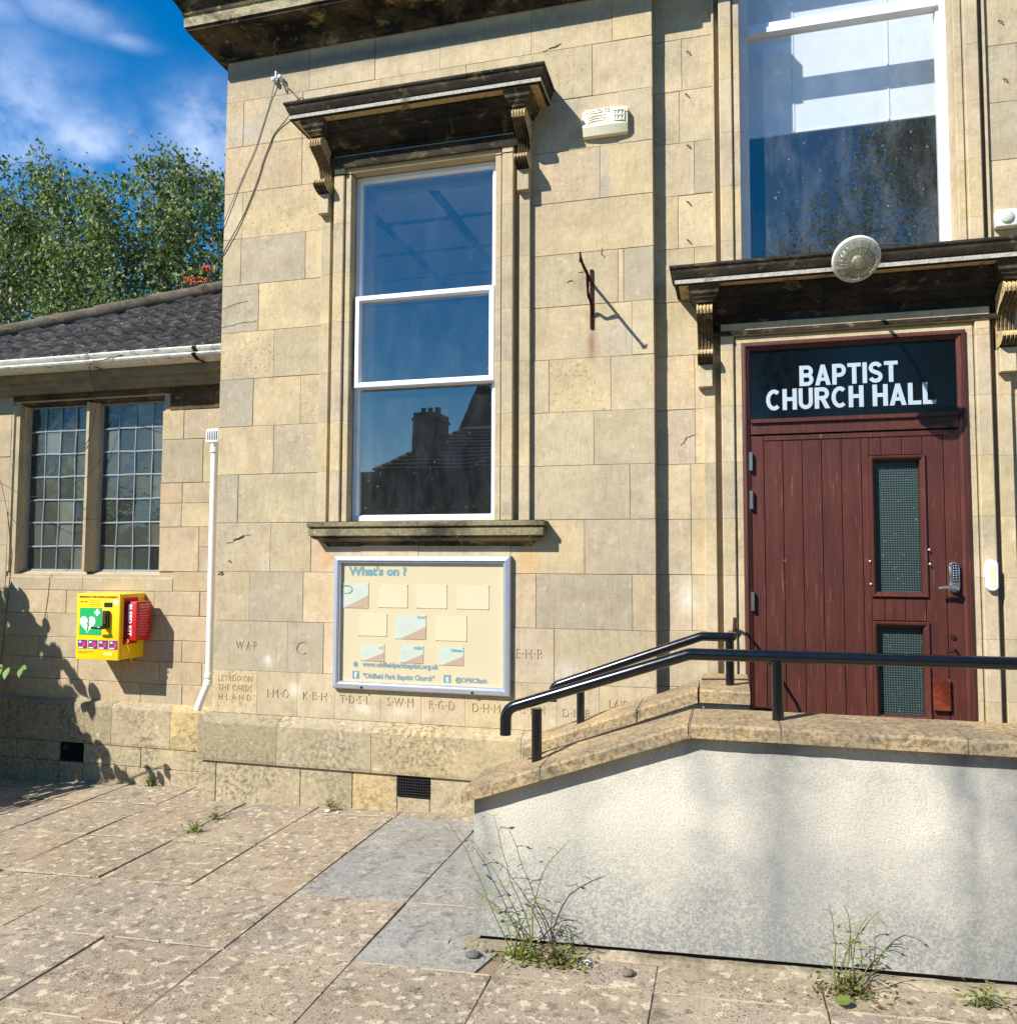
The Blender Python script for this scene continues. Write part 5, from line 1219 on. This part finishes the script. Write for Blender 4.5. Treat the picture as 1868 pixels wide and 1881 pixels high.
loc(MB().rbox(1.452, 1.556, .03, .09, 3.435, 3.53, .008).build('case', WPAINT, ps), ps)
loc(MB().lathe([(0, .036), (.006, .036), (.012, .030), (.016, .016), (.018, 0)], (1.503, .03, 3.485), (0, -1, 0), 20).build('lens', mat_plain('pearly_lens', lin((206, 208, 196)), .3), ps), ps)

# defibrillator cabinet and bleed kit
dc = thing('defibrillator_cabinet', 'yellow defibrillator cabinet on the annex wall below the leaded windows', 'cabinet', (-4.352, .15, 1.11))
cx0, cx1, cy, cz0, cz1 = -4.535, -4.170, .020, .878, 1.346
loc(MB().rbox(cx0, cx1, cy+.030, YA, cz0, cz1, .006).build('case', YEL, dc), dc)
dr = loc(MB().rbox(cx0-.002, cx1+.0, cy, cy+.026, cz0-.002, cz1+.002, .005).build('door', YEL, dc), dc)
fy = cy-.0006
def dsub(o): return o
def flat(pts, name, col, par=dr, y=fy, th=.0012): 
    n = len(pts); vs = [(x, y-th, z) for x, z in pts]+[(x, y+.0004, z) for x, z in pts]
    return MB().add(vs, [tuple(range(n)), tuple(range(n, 2*n))[::-1]]+[(i, (i+1) % n, n+(i+1) % n, n+i) for i in range(n)]).build(name, PRINT, par, rgba(col))
W_, H_ = cx1-cx0, cz1-cz0
ux = lambda u: cx0+W_*u
uz = lambda v: cz1-H_*v
def R4(u0, u1, v0, v1): return [(ux(u0), uz(v1)), (ux(u1), uz(v1)), (ux(u1), uz(v0)), (ux(u0), uz(v0))]
flat(R4(.07, .59, .215, .63), 'green_panel', (14, 166, 88))
hp = []
for k in range(28):
    a = 2*math.pi*k/28; X = 16*math.sin(a)**3; Y_ = 13*math.cos(a)-5*math.cos(2*a)-2*math.cos(3*a)-math.cos(4*a); hp.append((ux(.265)+X*.0042, uz(.455)+Y_*.0042))
flat(hp, 'heart_symbol', (232, 240, 244), y=fy-.0014)
flat([(ux(.285), uz(.375)), (ux(.245), uz(.475)), (ux(.275), uz(.47)), (ux(.245), uz(.56)), (ux(.27), uz(.585)), (ux(.315), uz(.445)), (ux(.285), uz(.45)), (ux(.315), uz(.375))], 'bolt_symbol', (14, 150, 80), y=fy-.0030)
c0, c1 = ux(.485), uz(.285); s_, q_ = .009, .024
flat([(c0-s_, c1-q_), (c0+s_, c1-q_), (c0+s_, c1-s_), (c0+q_, c1-s_), (c0+q_, c1+s_), (c0+s_, c1+s_), (c0+s_, c1+q_), (c0-s_, c1+q_), (c0-s_, c1+s_), (c0-q_, c1+s_), (c0-q_, c1-s_), (c0-s_, c1-s_)], 'cross_symbol', (236, 244, 240), y=fy-.0014)
text_mesh('EMERGENCY LIFE SAVING EQUIPMENT', .020, ux(.05), fy-.0004, uz(.062), PRINT, 'lettering', dr, width=W_*.90, bold=.0008, color=rgba((150, 84, 20)))
text_mesh('with SADS', .018, ux(.06), fy-.0004, uz(.135), PRINT, 'lettering', dr, width=W_*.2, color=rgba((176, 104, 20)))
for k in range(4): flat(R4(.30, .54, .10+.028*k, .108+.028*k), 'text_line', (196, 140, 20))
flat(R4(.64, .83, .13, .20), 'display_window', (24, 22, 20)); flat(R4(.86, .97, .09, .155), 'white_sticker', (238, 240, 240))
for k in range(4):
    u = .05+.245*k; flat(R4(u, u+.215-(.02 if k == 3 else 0), .705, .84), 'purple_icon', (92, 52, 130))
    flat(R4(u+.02, u+.12, .815, .832), 'icon_caption', (232, 226, 240), y=fy-.0014); flat([(ux(u+.12), uz(.82)), (ux(u+.19), uz(.80)), (ux(u+.17), uz(.73)), (ux(u+.10), uz(.75))], 'icon_figure', (206, 46, 86), y=fy-.0014); flat(R4(u+.03, u+.08, .725, .75), 'icon_mark', (236, 232, 244), y=fy-.0014)
for k in range(2): flat(R4(.06, .42-.14*k, .875+.022*k, .886+.022*k), 'text_line', (176, 130, 20))
flat(R4(.66, .86, .885, .93), 'maker_plate', (240, 222, 120))
lk = MB(); lk.rbox(ux(.66), ux(.78), cy-.028, cy, uz(.52), uz(.25), .006); lk.tube([(ux(.72), cy-.02, uz(.50)), (ux(.70), cy-.055, uz(.505)), (ux(.60), cy-.06, uz(.505)), (ux(.50), cy-.058, uz(.505))], [.015, .012, .010, .008], 10)
lk.build('keypad_handle', BLACK, dr)
kb = MB()
for r in range(6):
    for c in range(2): kb.box(ux(.69)+c*.013, ux(.69)+c*.013+.008, cy-.030, cy-.027, uz(.28)-r*.014-.008, uz(.28)-r*.014)
kb.build('keys', CHROME, dr)
bk = thing('bleed_kit', 'red bleed kit pack fixed to the right side of the yellow cabinet', 'first aid pack', (-4.12, .16, 1.15))
kx0, kx1, ky0, ky1, kz0, kz1 = cx1+.003, -4.072, .075, .232, 1.012, 1.292
RED = mat_plain('red_nylon', lin((196, 18, 26)), .45, bump=.003, bscale=30, var=.12)
loc(MB().rbox(kx0, kx1, ky0, ky1, kz0, kz1, .012).build('pack', RED, bk), bk)
loc(MB().box(cx1-.001, cx1+.004, .06, .20, .985, 1.318).build('mounting_strap', RED, bk), bk)
fl_ = flat([(kx0+.004, kz0+.02), (kx0+.032, kz0+.02), (kx0+.032, kz1-.012), (kx0+.004, kz1-.012)], 'purple_panel', (104, 18, 70), par=bk, y=ky0-.0004); loc(fl_, bk)
# vertical wording on the front and printed notes on the side
tt = text_mesh('BLEED KIT', .042, 0, 0, 0, PRINT, 'lettering', bk, width=.225, bold=.001, color=rgba((244, 236, 238)))
tt.data.transform(Matrix.Translation((kx0+.028, ky0-.0012, kz1-.018)) @ Matrix.Rotation(math.pi/2, 4, 'Y')); loc(tt, bk)
sn = MB()
for k in range(12):
    z = kz1-.03-k*.019; sn.box(kx1, kx1+.0012, ky0+.022+(k % 3)*.006, ky1-.022-(k % 4)*.008, z, z+.006 if k > 1 else z+.012)
loc(sn.build('printed_notes', PRINT, bk, rgba((206, 120, 120))), bk)
loc(MB().tube([(kx0+.03, ky0-.004, kz0+.012), (kx0+.045, ky0-.012, kz0-.004), (kx0+.022, ky0-.010, kz0-.020), (kx0+.02, ky0-.004, kz0-.002), (kx0+.04, ky0-.006, kz0-.05), (kx0+.044, ky0+.02, kz0-.11), (kx0+.036, ky0+.03, kz0-.15)], .0042, 6).build('yellow_cord', mat_plain('yellow_cord', lin((250, 170, 30)), .6), bk), bk)

# cables and insulator
ins = thing('cable_insulator', 'white porcelain cable insulator under the main cornice', 'insulator', (-2.965, 0, 4.93))
m = MB(); m.lathe([(0, .012), (.01, .016), (.022, .010), (.03, .018), (.045, .012), (.05, 0)], (-2.995, -.0, 4.925), (0, -1, 0), 12); m.lathe([(0, .012), (.01, .016), (.022, .010), (.03, .018), (.045, .012), (.05, 0)], (-2.945, -.0, 4.935), (0, -1, 0), 12); m.box(-2.985, -2.979, -.03, 0, 4.945, 4.985)
loc(m.build('knob', WHITE, ins), ins)
loc(MB().tube([(-2.955, -.03, 4.925), (-2.95, -.05, 4.895), (-2.93, -.04, 4.865), (-2.925, -.03, 4.885)], .005, 6).build('wire_tail', DARK, ins), ins)
def cable(name, pts, r, label, sub_=4):
    P = []; pts = [Vector(p) for p in pts]
    for i in range(len(pts)-1):
        p0, p1, p2, p3 = pts[max(0, i-1)], pts[i], pts[i+1], pts[min(len(pts)-1, i+2)]
        for k in range(sub_):
            t = k/sub_; P.append(.5*((2*p1)+(p2-p0)*t+(2*p0-5*p1+4*p2-p3)*t*t+(3*p1-p0-3*p2+p3)*t**3))
    P.append(pts[-1]); return tag(MB().tube(P, r, 6).build(name, CABLE), label, 'cable')
cable('cable', [(-2.990, -.025, 4.93), (-3.02, -.010, 4.82), (-3.063, -.008, 4.69), (-3.139, -.008, 4.47), (-3.26, -.008, 4.22), (-3.372, -.012, 3.970), (-3.392, 0, 3.91)], .0026, 'thin grey cable sloping from the insulator to the hall corner')
cable('cable', [(-2.70, -.05, 4.66), (-2.74, -.03, 4.73), (-2.79, -.02, 4.77), (-2.835, -.02, 4.735), (-2.85, -.025, 4.70), (-2.876, -.02, 4.655), (-2.94, -.010, 4.60), (-2.996, -.008, 4.545), (-3.03, -.008, 4.47), (-3.076, -.008, 4.364), (-3.116, -.008, 4.237), (-3.221, -.008, 3.997), (-3.362, -.012, 3.759), (-3.395, .01, 3.70)], .0034, 'thicker grey cable looping from the window hood to the hall corner')
cable('cable', [(-2.93, -.03, 4.90), (-2.86, -.03, 4.83), (-2.74, -.05, 4.70), (-2.66, -.06, 4.64)], .0036, 'short cable from the insulator down to the window hood')
cable('cable', [(-3.398, 0, 3.90), (-3.50, .06, 3.72), (-3.754, .10, 3.273), (-4.003, .08, 3.14), (-4.329, -.02, 3.04), (-4.471, -.012, 3.0), (-4.60, .20, 2.84), (-4.66, .262, 2.70), (-4.72, .268, 2.50), (-4.86, .27, 2.37)], .0034, 'slack dark cable from the hall corner down over the annex gutter')

# ================================================================== PLANTS
def leaf_quads(mb, p, size, nrm=None, asp=.62, ang=None):
    """a small pointed leaf of two bent halves"""
    a = Vector((rnd.gauss(0, 1), rnd.gauss(0, 1), rnd.gauss(0, .8))).normalized() if ang is None else Vector(ang).normalized()
    n = (nrm or Vector((rnd.gauss(0, 1), rnd.gauss(0, 1), rnd.gauss(0, 1)))).normalized()
    b = a.cross(n)
    if b.length < .05: b = a.orthogonal()
    b.normalize(); n = a.cross(b)
    L_ = size; w_ = size*asp*.5
    vs = [p, p+a*L_*.35+b*w_+n*w_*.25, p+a*L_, p+a*L_*.35-b*w_+n*w_*.25]
    mb.add([v[:] for v in vs], [(0, 1, 2), (0, 2, 3)])
def birch(x, y, h, r, seed, label, nleaf=7000, lsz=.092, dens=1., clear=.15):
    rnd.seed(seed); z0 = -.4
    t = thing('birch_tree', label, 'tree', (x, y, z0), 'birch trees behind the annex roof')
    tr = MB(); pts = []; lean = Vector((rnd.uniform(-.06, .06), rnd.uniform(-.05, .05), 0))
    for k in range(10):
        u = k/9; pts.append(Vector((x, y, z0))+lean*h*u+Vector((mnoise.noise((seed, u*2.3, 0))*.3*u, mnoise.noise((seed, 7, u*2))*.3*u, h*.95*u)))
    tr.tube(pts, [.11*(1-.93*k/9)+.006 for k in range(10)], 8)
    cr = MB(); tips = []
    br_ = MB()
    nb_ = 34
    for i in range(nb_):
        u = clear+(1-clear)*(i/nb_)**.9; q = u*9; k = min(8, int(q)); p0 = pts[k].lerp(pts[k+1], q-k)
        az_ = i*2.4+rnd.uniform(-.5, .5); ln = r*(1.05-u*.58)*rnd.uniform(.6, 1.2)
        d = Vector((math.cos(az_), math.sin(az_), rnd.uniform(.45, 1.2)))
        d.normalize(); bp = [p0]; 
        for s in range(5):
            d = (d+Vector((rnd.uniform(-.15, .15), rnd.uniform(-.15, .15), -.10*s))).normalized(); bp.append(bp[-1]+d*ln/5)
        br_.tube(bp, [.026*(1-u*.6)*(1-.16*s) for s in range(6)], 5)
        for s in range(1, 6):
            for q2 in range(3): 
                e = bp[s]+Vector((rnd.gauss(0, .20), rnd.gauss(0, .20), rnd.uniform(-.30, .16)))*(.6+.5*r/2); tips.append((e, bp[s]))
    tips.append((pts[-1], pts[-2]))
    for e, b0 in tips[::2]: br_.tube([b0, b0.lerp(e, .6)+Vector((0, 0, .05)), e+Vector((0, 0, -.12))], [.006, .004, .002], 3)
    for _ in range(int(nleaf*1.9)):
        e, b0 = rnd.choice(tips); s = rnd.random()
        g_ = .05+.16*rnd.random()**2
        p = e+Vector((rnd.gauss(0, g_), rnd.gauss(0, g_), rnd.gauss(-.10, g_*1.4)))
        leaf_quads(cr, p, lsz*rnd.uniform(.6, 1.1), asp=.75, ang=(rnd.gauss(0, .6), rnd.gauss(0, .6), -rnd.uniform(.2, 1.3)))
    loc(tr.build('trunk', BARK, t), t); loc(br_.build('branch', TWIG, t), t); cr.keep = True
    loc(cr.build('crown', BIRCH, t), t); return t
birch(-13.1, 7.6, 9.3, 2.7, 3, 'birch at the left edge of the photo, lower than its neighbours', 8500)
birch(-12.2, 7.4, 9.9, 2.5, 12, 'tall birch second from left with feathery top', 9500)
birch(-10.85, 7.9, 10.3, 2.3, 23, 'tallest birch, its thin top standing against the blue sky', 9000)
birch(-9.85, 7.0, 8.7, 2.1, 31, 'birch in the middle with two pale bare stems above the roof', 8000)
birch(-8.95, 7.8, 9.5, 2.1, 44, 'birch nearest the hall corner, partly hidden by the stone wall', 8500)
birch(-7.6, 8.6, 9.4, 1.7, 58, 'birch behind the hall corner', 5000)
birch(-14.6, 9.2, 9.9, 2.6, 63, 'darker birch behind the leftmost tree', 6500)
# rowan with berries over the roof end
rnd.seed(5)
ro = thing('rowan_shrub', 'shrub with orange berries showing above the annex roof beside the hall corner', 'shrub', (-5.65, 3.05, 0))
m = MB(); tips = []
for i in range(16):
    p1 = Vector((-5.65+rnd.uniform(-.32, .42), 3.05+rnd.uniform(-.25, .25), rnd.uniform(4.35, 4.86))); m.tube([(-5.6, 3.05, 0), (-5.6+rnd.uniform(-.1, .1), 3.05, 2.6), p1], [.02, .014, .003], 4); tips.append(p1)
loc(m.build('stem', TWIG, ro), ro); lv = MB(); be = MB()
for p1 in tips:
    for _ in range(34): leaf_quads(lv, p1+Vector((rnd.gauss(0, .09), rnd.gauss(0, .09), rnd.gauss(-.05, .09))), .06)
for cx_, cz_ in ((-5.78, 4.72), (-5.70, 4.70), (-5.53, 4.84), (-5.58, 4.70), (-5.49, 4.80)):
    for _ in range(15): be.lathe([(-.013, 0), (-.009, .010), (0, .013), (.009, .010), (.013, 0)], (cx_+rnd.gauss(0, .028), 2.80+rnd.gauss(0, .02), cz_+rnd.gauss(0, .022)), (0, 0, 1), 7)
lv.keep = True; loc(lv.build('leaves', BIRCH, ro), ro); loc(be.build('berries', BERRY, ro), ro)

# broad-leaved shrub standing just left of the picture; it throws the leaf shadows on the annex wall
rnd.seed(11)
sh = thing('broad_leaved_shrub', 'leafy shrub at the left edge, one sprig of lobed leaves reaching in', 'shrub', (-6.1, -1.2, -.1))
st = MB(); lf = MB()
base = [Vector((-6.35+.3*i, -1.5+.12*(i % 3), -.12)) for i in range(6)]
def big_leaf(p, size, face, up_):
    """rounded pointed leaf seen from the sun as an oval, gently folded"""
    n = face.normalized(); a = (up_-n*up_.dot(n)).normalized(); b = a.cross(n); o = len(lf.v)
    outl = [(0, 0), (.18, .30), (.42, .42), (.68, .34), (.88, .15), (1.06, 0), (.88, -.15), (.68, -.34), (.42, -.42), (.18, -.30)]
    vs = [p+a*size*u+b*size*v*.8-n*abs(v)*size*.18 for u, v in outl]+[p+a*size*.5]
    lf.add([v[:] for v in vs], [(10, i, (i+1) % 10) for i in range(10)])
cen = []
def tgt_ok(t_): return t_.x/(t_.y+4.85) < -1.13
tries = 0
def wallpt(px, pz, y=.28): return Vector((px, y, pz))
def edge(z):                       # right edge of the shadow mass on the wall as a function of height
    return -4.30 if z < .2 else (-4.42-.0*(z) if z < .45 else (-4.55-.30*(z-.45)/.5 if z < 1. else -4.95-.25*(z-1.)))
N_ = 0
while N_ < 1900 and tries < 120000:
    tries += 1
    wz = rnd.uniform(-.05, 1.9)*(1 if rnd.random() < .8 else .6); wx = rnd.uniform(-6.6, -4.25)
    e = edge(wz)+rnd.uniform(-.40, .12)+(.10 if wz < .6 else 0)
    if wz > 1.38 and wx > -5.75+rnd.uniform(-.1, .15): continue
    if wx > e: continue
    dens = min(1., (e-wx)/.45+.10)
    if rnd.random() > dens: continue
    t_ = rnd.uniform(.8, 1.5) if rnd.random() < .7 else rnd.uniform(1.5, 2.4); P_ = wallpt(wx, wz)-SUN*t_
    if not tgt_ok(P_) or P_.z < .05: continue
    big_leaf(P_, rnd.uniform(.09, .15), SUN+Vector((rnd.gauss(0, .25), rnd.gauss(0, .25), rnd.gauss(0, .25))), Vector((rnd.gauss(0, .5), rnd.gauss(0, .4), -1.))); cen.append(P_); N_ += 1
# leaves whose shadows fall on the paving
for _ in range(420):
    gx = rnd.uniform(-6.2, -4.35); gy = rnd.uniform(-.42, .25); e = -4.35-(.25-gy)*.5
    if gx > e: continue
    P_ = Vector((gx, gy, gz(gx)))-SUN*rnd.uniform(.6, 2.0)
    if not tgt_ok(P_): continue
    big_leaf(P_, rnd.uniform(.085, .13), SUN+Vector((rnd.gauss(0, .4), rnd.gauss(0, .4), rnd.gauss(0, .4))), Vector((rnd.gauss(0, .5), rnd.gauss(0, .4), -1.))); cen.append(P_)
for i, c in enumerate(cen[::4]):
    b0 = min(base, key=lambda q: (q-c).length+rnd.uniform(0, .3)); mid = b0.lerp(c, .55)+Vector((rnd.uniform(-.1, .1), rnd.uniform(-.1, .1), .15)); st.tube([b0, mid, c], [.008, .006, .003], 4)
# the sprig that comes into view
sp_ = [Vector((-5.3, -.75, .93)), Vector((-4.85, -.58, .90)), Vector((-4.63, -.50, .875)), Vector((-4.50, -.47, .880))]
st.tube(sp_, [.007, .005, .004, .0025], 6)
for p, s_, a in ((sp_[3], .075, (.3, 0, -1)), (sp_[2], .095, (-.1, 0, -1)), (sp_[2]+Vector((.05, 0, .004)), .085, (.25, .1, -.9)), (sp_[1], .08, (-.3, 0, -.8)), (sp_[3]+Vector((-.01, 0, 0)), .06, (1, 0, -.25)), (sp_[2], .06, (-.9, 0, .2))):
    big_leaf(p, s_, Vector((.15, .8, -.5)), Vector(a))
lf.keep = True
loc(st.build('stem', TWIG, sh), sh); loc(lf.build('leaves', BUSH, sh), sh)
tw = MB(); tw.tube([(-5.45, .10, 2.22), (-5.15, .14, 2.06), (-4.93, .15, 2.08), (-4.6, .16, 2.22), (-4.5, .17, 2.35)], .0022, 5); tw.tube([(-5.36, .10, 2.2), (-5.3, .12, 1.95), (-5.18, .14, 1.80)], .002, 5); tw.tube([(-5.29, .05, .3), (-5.27, .1, .95), (-5.20, .08, 1.62), (-5.24, .06, 1.95)], .0035, 5)
loc(tw.build('tendril', TWIG, sh), sh)

# weeds at the foot of the ramp wall and in the joints
def weed(x, y, h, n, spread, label, seed, red=.4, straggle=True, low=1., lean=(0, 0)):
    rnd.seed(seed); z = gz(x); t = thing('weed', label, 'plant', (x, y, z)); s = MB(); l1 = MB(); l2 = MB()
    for i in range(n):
        hh = h*rnd.uniform(.35, 1.) if i else h; a = rnd.uniform(0, 6.28); b0 = Vector((x+rnd.uniform(-1, 1)*spread*.35, y+rnd.uniform(-.5, .5)*spread*.3, z))
        P = [b0]; d = Vector((rnd.uniform(-.28, .25)+lean[0], rnd.uniform(-.12, .03)+lean[1], 1)).normalized(); m_ = 9
        for k in range(m_):
            d = (d+Vector((rnd.gauss(0, .13), rnd.gauss(0, .05), -.05*k*rnd.random()))).normalized(); P.append(P[-1]+d*hh/m_)
            if y < -1.6 and P[-1].y > -1.712: P[-1].y = -1.712-.004*k
        s.tube(P, [.0030*(1-.07*k) for k in range(m_+1)], 4)
        for k in range(2, m_+1):
            if rnd.random() < .75:
                side = Vector((rnd.choice((-1, 1))*rnd.uniform(.5, 1), rnd.uniform(-.6, .2), rnd.uniform(-.2, .7))).normalized(); e = P[k]+side*rnd.uniform(.015, .05)
                if y < -1.6 and e.y > -1.71: e.y = -1.712
                s.tube([P[k], P[k].lerp(e, .6)+Vector((0, 0, .006)), e], .0012, 3); leaf_quads(l1, e, rnd.uniform(.012, .026), asp=.4, ang=side+Vector((0, 0, -.3)))
                if rnd.random() < .5: leaf_quads(l1, P[k], rnd.uniform(.014, .03), asp=.38, ang=-side+Vector((0, 0, .2)))
    for i in range(int(260*low)):
        a = rnd.uniform(0, 6.28); r_ = abs(rnd.gauss(0, spread*.42)); p = Vector((x+math.cos(a)*r_*1.2, y-abs(math.sin(a))*r_*.7+.01, z+abs(rnd.gauss(.012, .028))))
        if p.y > -1.71 and y < -1.6: p.y = -1.715
        leaf_quads(l2 if rnd.random() < red else l1, p, rnd.uniform(.012, .030), asp=.42, ang=(rnd.gauss(0, 1), rnd.gauss(0, 1), rnd.uniform(-.1, .9)))
    for q in (l1, l2): q.keep = True
    if s.v: loc(s.build('stem', TWIG if red > .6 else mat_stem, t), t)
    if l1.v: loc(l1.build('leaves', WEED, t), t)
    if l2.v: loc(l2.build('reddish_leaves', REDW, t), t)
    return t
mat_stem = mat_plain('olive_stem', lin((112, 118, 66)), .7, var=.15)
weed(-.755, -1.775, .56, 7, .15, 'tall straggly weed at the left end of the ramp wall', 4, .25, lean=(-.05, .02))
weed(-.62, -1.790, .30, 5, .14, 'reddish weed with one upright stem at the ramp wall foot', 9, .7, lean=(.10, .02))
weed(.395, -1.80, .34, 7, .15, 'thin brown weed at the right half of the ramp wall foot', 15, .6, lean=(.0, .02))
weed(.80, -1.80, .07, 3, .08, 'small green weed tuft at the far right of the ramp wall foot', 21, .5, low=.35)
weed(-3.02, -.66, .045, 3, .07, 'dry grass tuft in a paving joint below the downpipe', 27, .2, low=.3)
weed(-3.05, -.42, .05, 2, .05, 'small dark weed in a paving joint before the hall corner', 33, .5, low=.2)
weed(-4.02, .20, .09, 3, .05, 'little weed growing at the foot of the annex plinth', 37, .3, low=.25)
weed(-2.41, -.14, .05, 2, .04, 'small dark weed at the foot of the hall plinth', 39, .7, low=.2)
rnd.seed(50)
dk = thing('dock_leaf_plant', 'single round green leaf lying beside the brown weed', 'plant', (.40, -1.9, gz(.4)))
for x, y, s_, a in ((.38, -1.90, .055, (-1, -.2, .15)),):
    lf = MB(); lf.keep = True; big_leaf(Vector((x, y, gz(x)+.03)), s_, Vector((.1, .5, -.85)), Vector(a)); loc(lf.build('leaf', WEED, dk), dk)
# moss and crumbs in the paving joints
rnd.seed(77); mo = MB()
def crumb(x, y, r):
    z = gz(x)+r*.2-.004; k = [(math.cos(a)*r*rnd.uniform(.6, 1.3), math.sin(a)*r*rnd.uniform(.6, 1.3)) for a in (0, 1.25, 2.5, 3.8, 5.)]
    mo.add([(x+a, y+b, z) for a, b in k]+[(x, y, z+r*.55)], [(i, (i+1) % 5, 5) for i in range(5)])
for _ in range(700):
    if rnd.random() < .5: x = rnd.choice(pcols[7:16])+rnd.gauss(0, .005); y = rnd.uniform(-2.9, .2)
    else: x = rnd.uniform(-5, 1.5); y = rnd.choice(prows[1:7])+rnd.gauss(0, .005)
    if (x > -.99 and y > -1.72) or y > .18 or (y > -.08 and x > XC-.03): continue
    if mnoise.noise((x*3, y*3, 0)) < -.05: continue
    crumb(x, y, rnd.uniform(.0015, .004))
for _ in range(420):
    x = rnd.uniform(-1.0, 1.6); crumb(x, -1.735-abs(rnd.gauss(0, .05)), rnd.uniform(.002, .009))
for _ in range(260):
    x = rnd.uniform(-3.3, -1.1); crumb(x, -.075-abs(rnd.gauss(0, .02)), rnd.uniform(.002, .006))
mo = mo.build('joint_debris', GRD); mo['kind'] = 'stuff'

# ================================================================== ACROSS THE ROAD (mirrored in the glass; road and greenery added to cut ambient light)
rnd.seed(123)
rd = struct(MB().box(-60, 60, -17, -10.2, -.9, .12).build('road', mat_plain('low_bounce_asphalt', lin((62, 62, 62)), .9, bump=.004, var=.2)))  # unseen dark surface added to keep bounced light down
hg = MB()
for seg_ in range(3):
    o0 = len(hg.v); nx_, nz_ = 46, 9
hx0, hx1, hy = -16., 14., -9.4
vs = []; NX, NZ = 120, 10
for i in range(NX+1):
    for j in range(NZ+1):
        x = hx0+(hx1-hx0)*i/NX; u = j/NZ; z = -.3+u*2.9+.12*mnoise.noise((x*.8, 3, u)); vs.append((x, hy+.35*u+.16*mnoise.noise((x*1.7, u*4, 2)), z))
for i in range(NX+1):
    x = hx0+(hx1-hx0)*i/NX; vs.append((x, hy-.9, 2.4))
W2 = NZ+1
hg.add(vs, [(i*W2+j, (i+1)*W2+j, (i+1)*W2+j+1, i*W2+j+1) for i in range(NX) for j in range(NZ)]+[(i*W2+NZ, (i+1)*W2+NZ, (NX+1)*W2+i+1, (NX+1)*W2+i) for i in range(NX)], 0, True)
for _ in range(16000):
    x = rnd.uniform(hx0, hx1); u = rnd.random(); leaf_quads(hg, Vector((x, hy+.35*u+.10+rnd.gauss(0, .06), -.3+u*2.9)), .09)
hg.keep = True
hd_ = hg.build('sky_block_hedge', BIRCH); tag(hd_, 'unseen bank of clipped leaves added behind the camera to block low sky', 'sky_block_hedge'); hd_['kind'] = 'stuff'  # added out of view to block bright sky near the horizon
nh = thing('neighbouring_house', 'dark house with tiled hipped roof and chimney mirrored in the sash window', 'house', (-6, -20, 0))
NW = mat_plain('shaded_house_stone', lin((126, 116, 96)), .9, var=.15)
yb_ = -18.0
loc(MB().box(-10.42, 1.0, yb_-8, yb_, -.5, 4.38).build('wall', NW, nh), nh); loc(MB().box(-14.5, -10.42, yb_-6, yb_-.5, -.5, 4.38).build('wall', NW, nh), nh)
rfm = MB(); A0 = [(-10.5, yb_+.15, 4.36), (1.1, yb_+.15, 4.36), (1.1, yb_-8.1, 4.36), (-10.5, yb_-8.1, 4.36), (-8.6, yb_-3.2, 6.15), (-.8, yb_-3.2, 6.15)]
rfm.add(A0, [(0, 1, 5, 4), (1, 2, 5), (2, 3, 4, 5), (3, 0, 4)]); loc(rfm.build('roof', TILE, nh), nh)
rr = MB()
for k in range(12):
    u = k/12; rr.box(-10.4+1.9*u, 1.0-1.8*u, yb_+.15-3.35*u-.03, yb_+.15-3.35*u+.05, 4.36+1.79*u, 4.36+1.79*u+.05)
loc(rr.build('tile_courses', mat_plain('pale_tile_edges', lin((190, 186, 176)), .8), nh), nh)
ch = MB(); ch.box(-9.46, -8.62, yb_-1.6, yb_-.6, 4.6, 6.2); ch.box(-9.50, -8.58, yb_-1.64, yb_-.56, 5.95, 6.02)
for k in range(3): ch.tube([(-9.3+.26*k, yb_-1.1, 6.2), (-9.3+.26*k, yb_-1.1, 6.42)], .09, 10)
loc(ch.build('chimney', NW, nh), nh)
stp = thing('church_spire', 'dark spire mirrored at the right edge of the sash window', 'spire', (-11.5, -40, 0))
loc(MB().add([(-16, -40, 0), (-12.4, -40, 0), (-12.4, -43.6, 0), (-16, -43.6, 0), (-16, -40, 7.5), (-12.4, -40, 7.5), (-12.4, -43.6, 7.5), (-16, -43.6, 7.5), (-14.2, -41.8, 13.)], [(0, 1, 5, 4), (1, 2, 6, 5), (2, 3, 7, 6), (3, 0, 4, 7), (4, 5, 8), (5, 6, 8), (6, 7, 8), (7, 4, 8)]).build('tower', NW, stp), stp)
def bigtree(x, y, z0, z1, r, n, lsz, seed, label):
    rnd.seed(seed); t = thing('garden_tree', label, 'tree', (x, y, 0), 'trees across the road seen only as reflections'); tr = MB(); cr = MB()
    tr.tube([(x, y, -.3), (x+.1, y, 2), (x, y+.2, z0+1), (x+.2, y, z1-1)], [.22, .18, .12, .03], 8)
    cl = [Vector((x+rnd.gauss(0, r*.42), y+rnd.gauss(0, r*.35), rnd.uniform(z0, z1))) for _ in range(26)]
    for c in cl: tr.tube([(x, y, min(c.z, z0+1.2)), c.lerp(Vector((x, y, c.z)), .4), c], [.06, .035, .008], 5)
    for _ in range(n):
        c = rnd.choice(cl); k = r*.20; leaf_quads(cr, c+Vector((rnd.gauss(0, k), rnd.gauss(0, k), rnd.gauss(0, k*1.1))), lsz*rnd.uniform(.7, 1.3), asp=.8)
    loc(tr.build('trunk', TWIG, t), t); cr.keep = True; loc(cr.build('crown', BIRCH, t), t)
bigtree(4.6, -12.2, 4.2, 10.6, 2.6, 42000, .075, 91, 'large leafy tree mirrored in the tall window over the door')
bigtree(1.1, -12.6, 3.5, 8.1, 1.3, 9000, .07, 93, 'smaller tree mirrored at the lower left of the tall window')
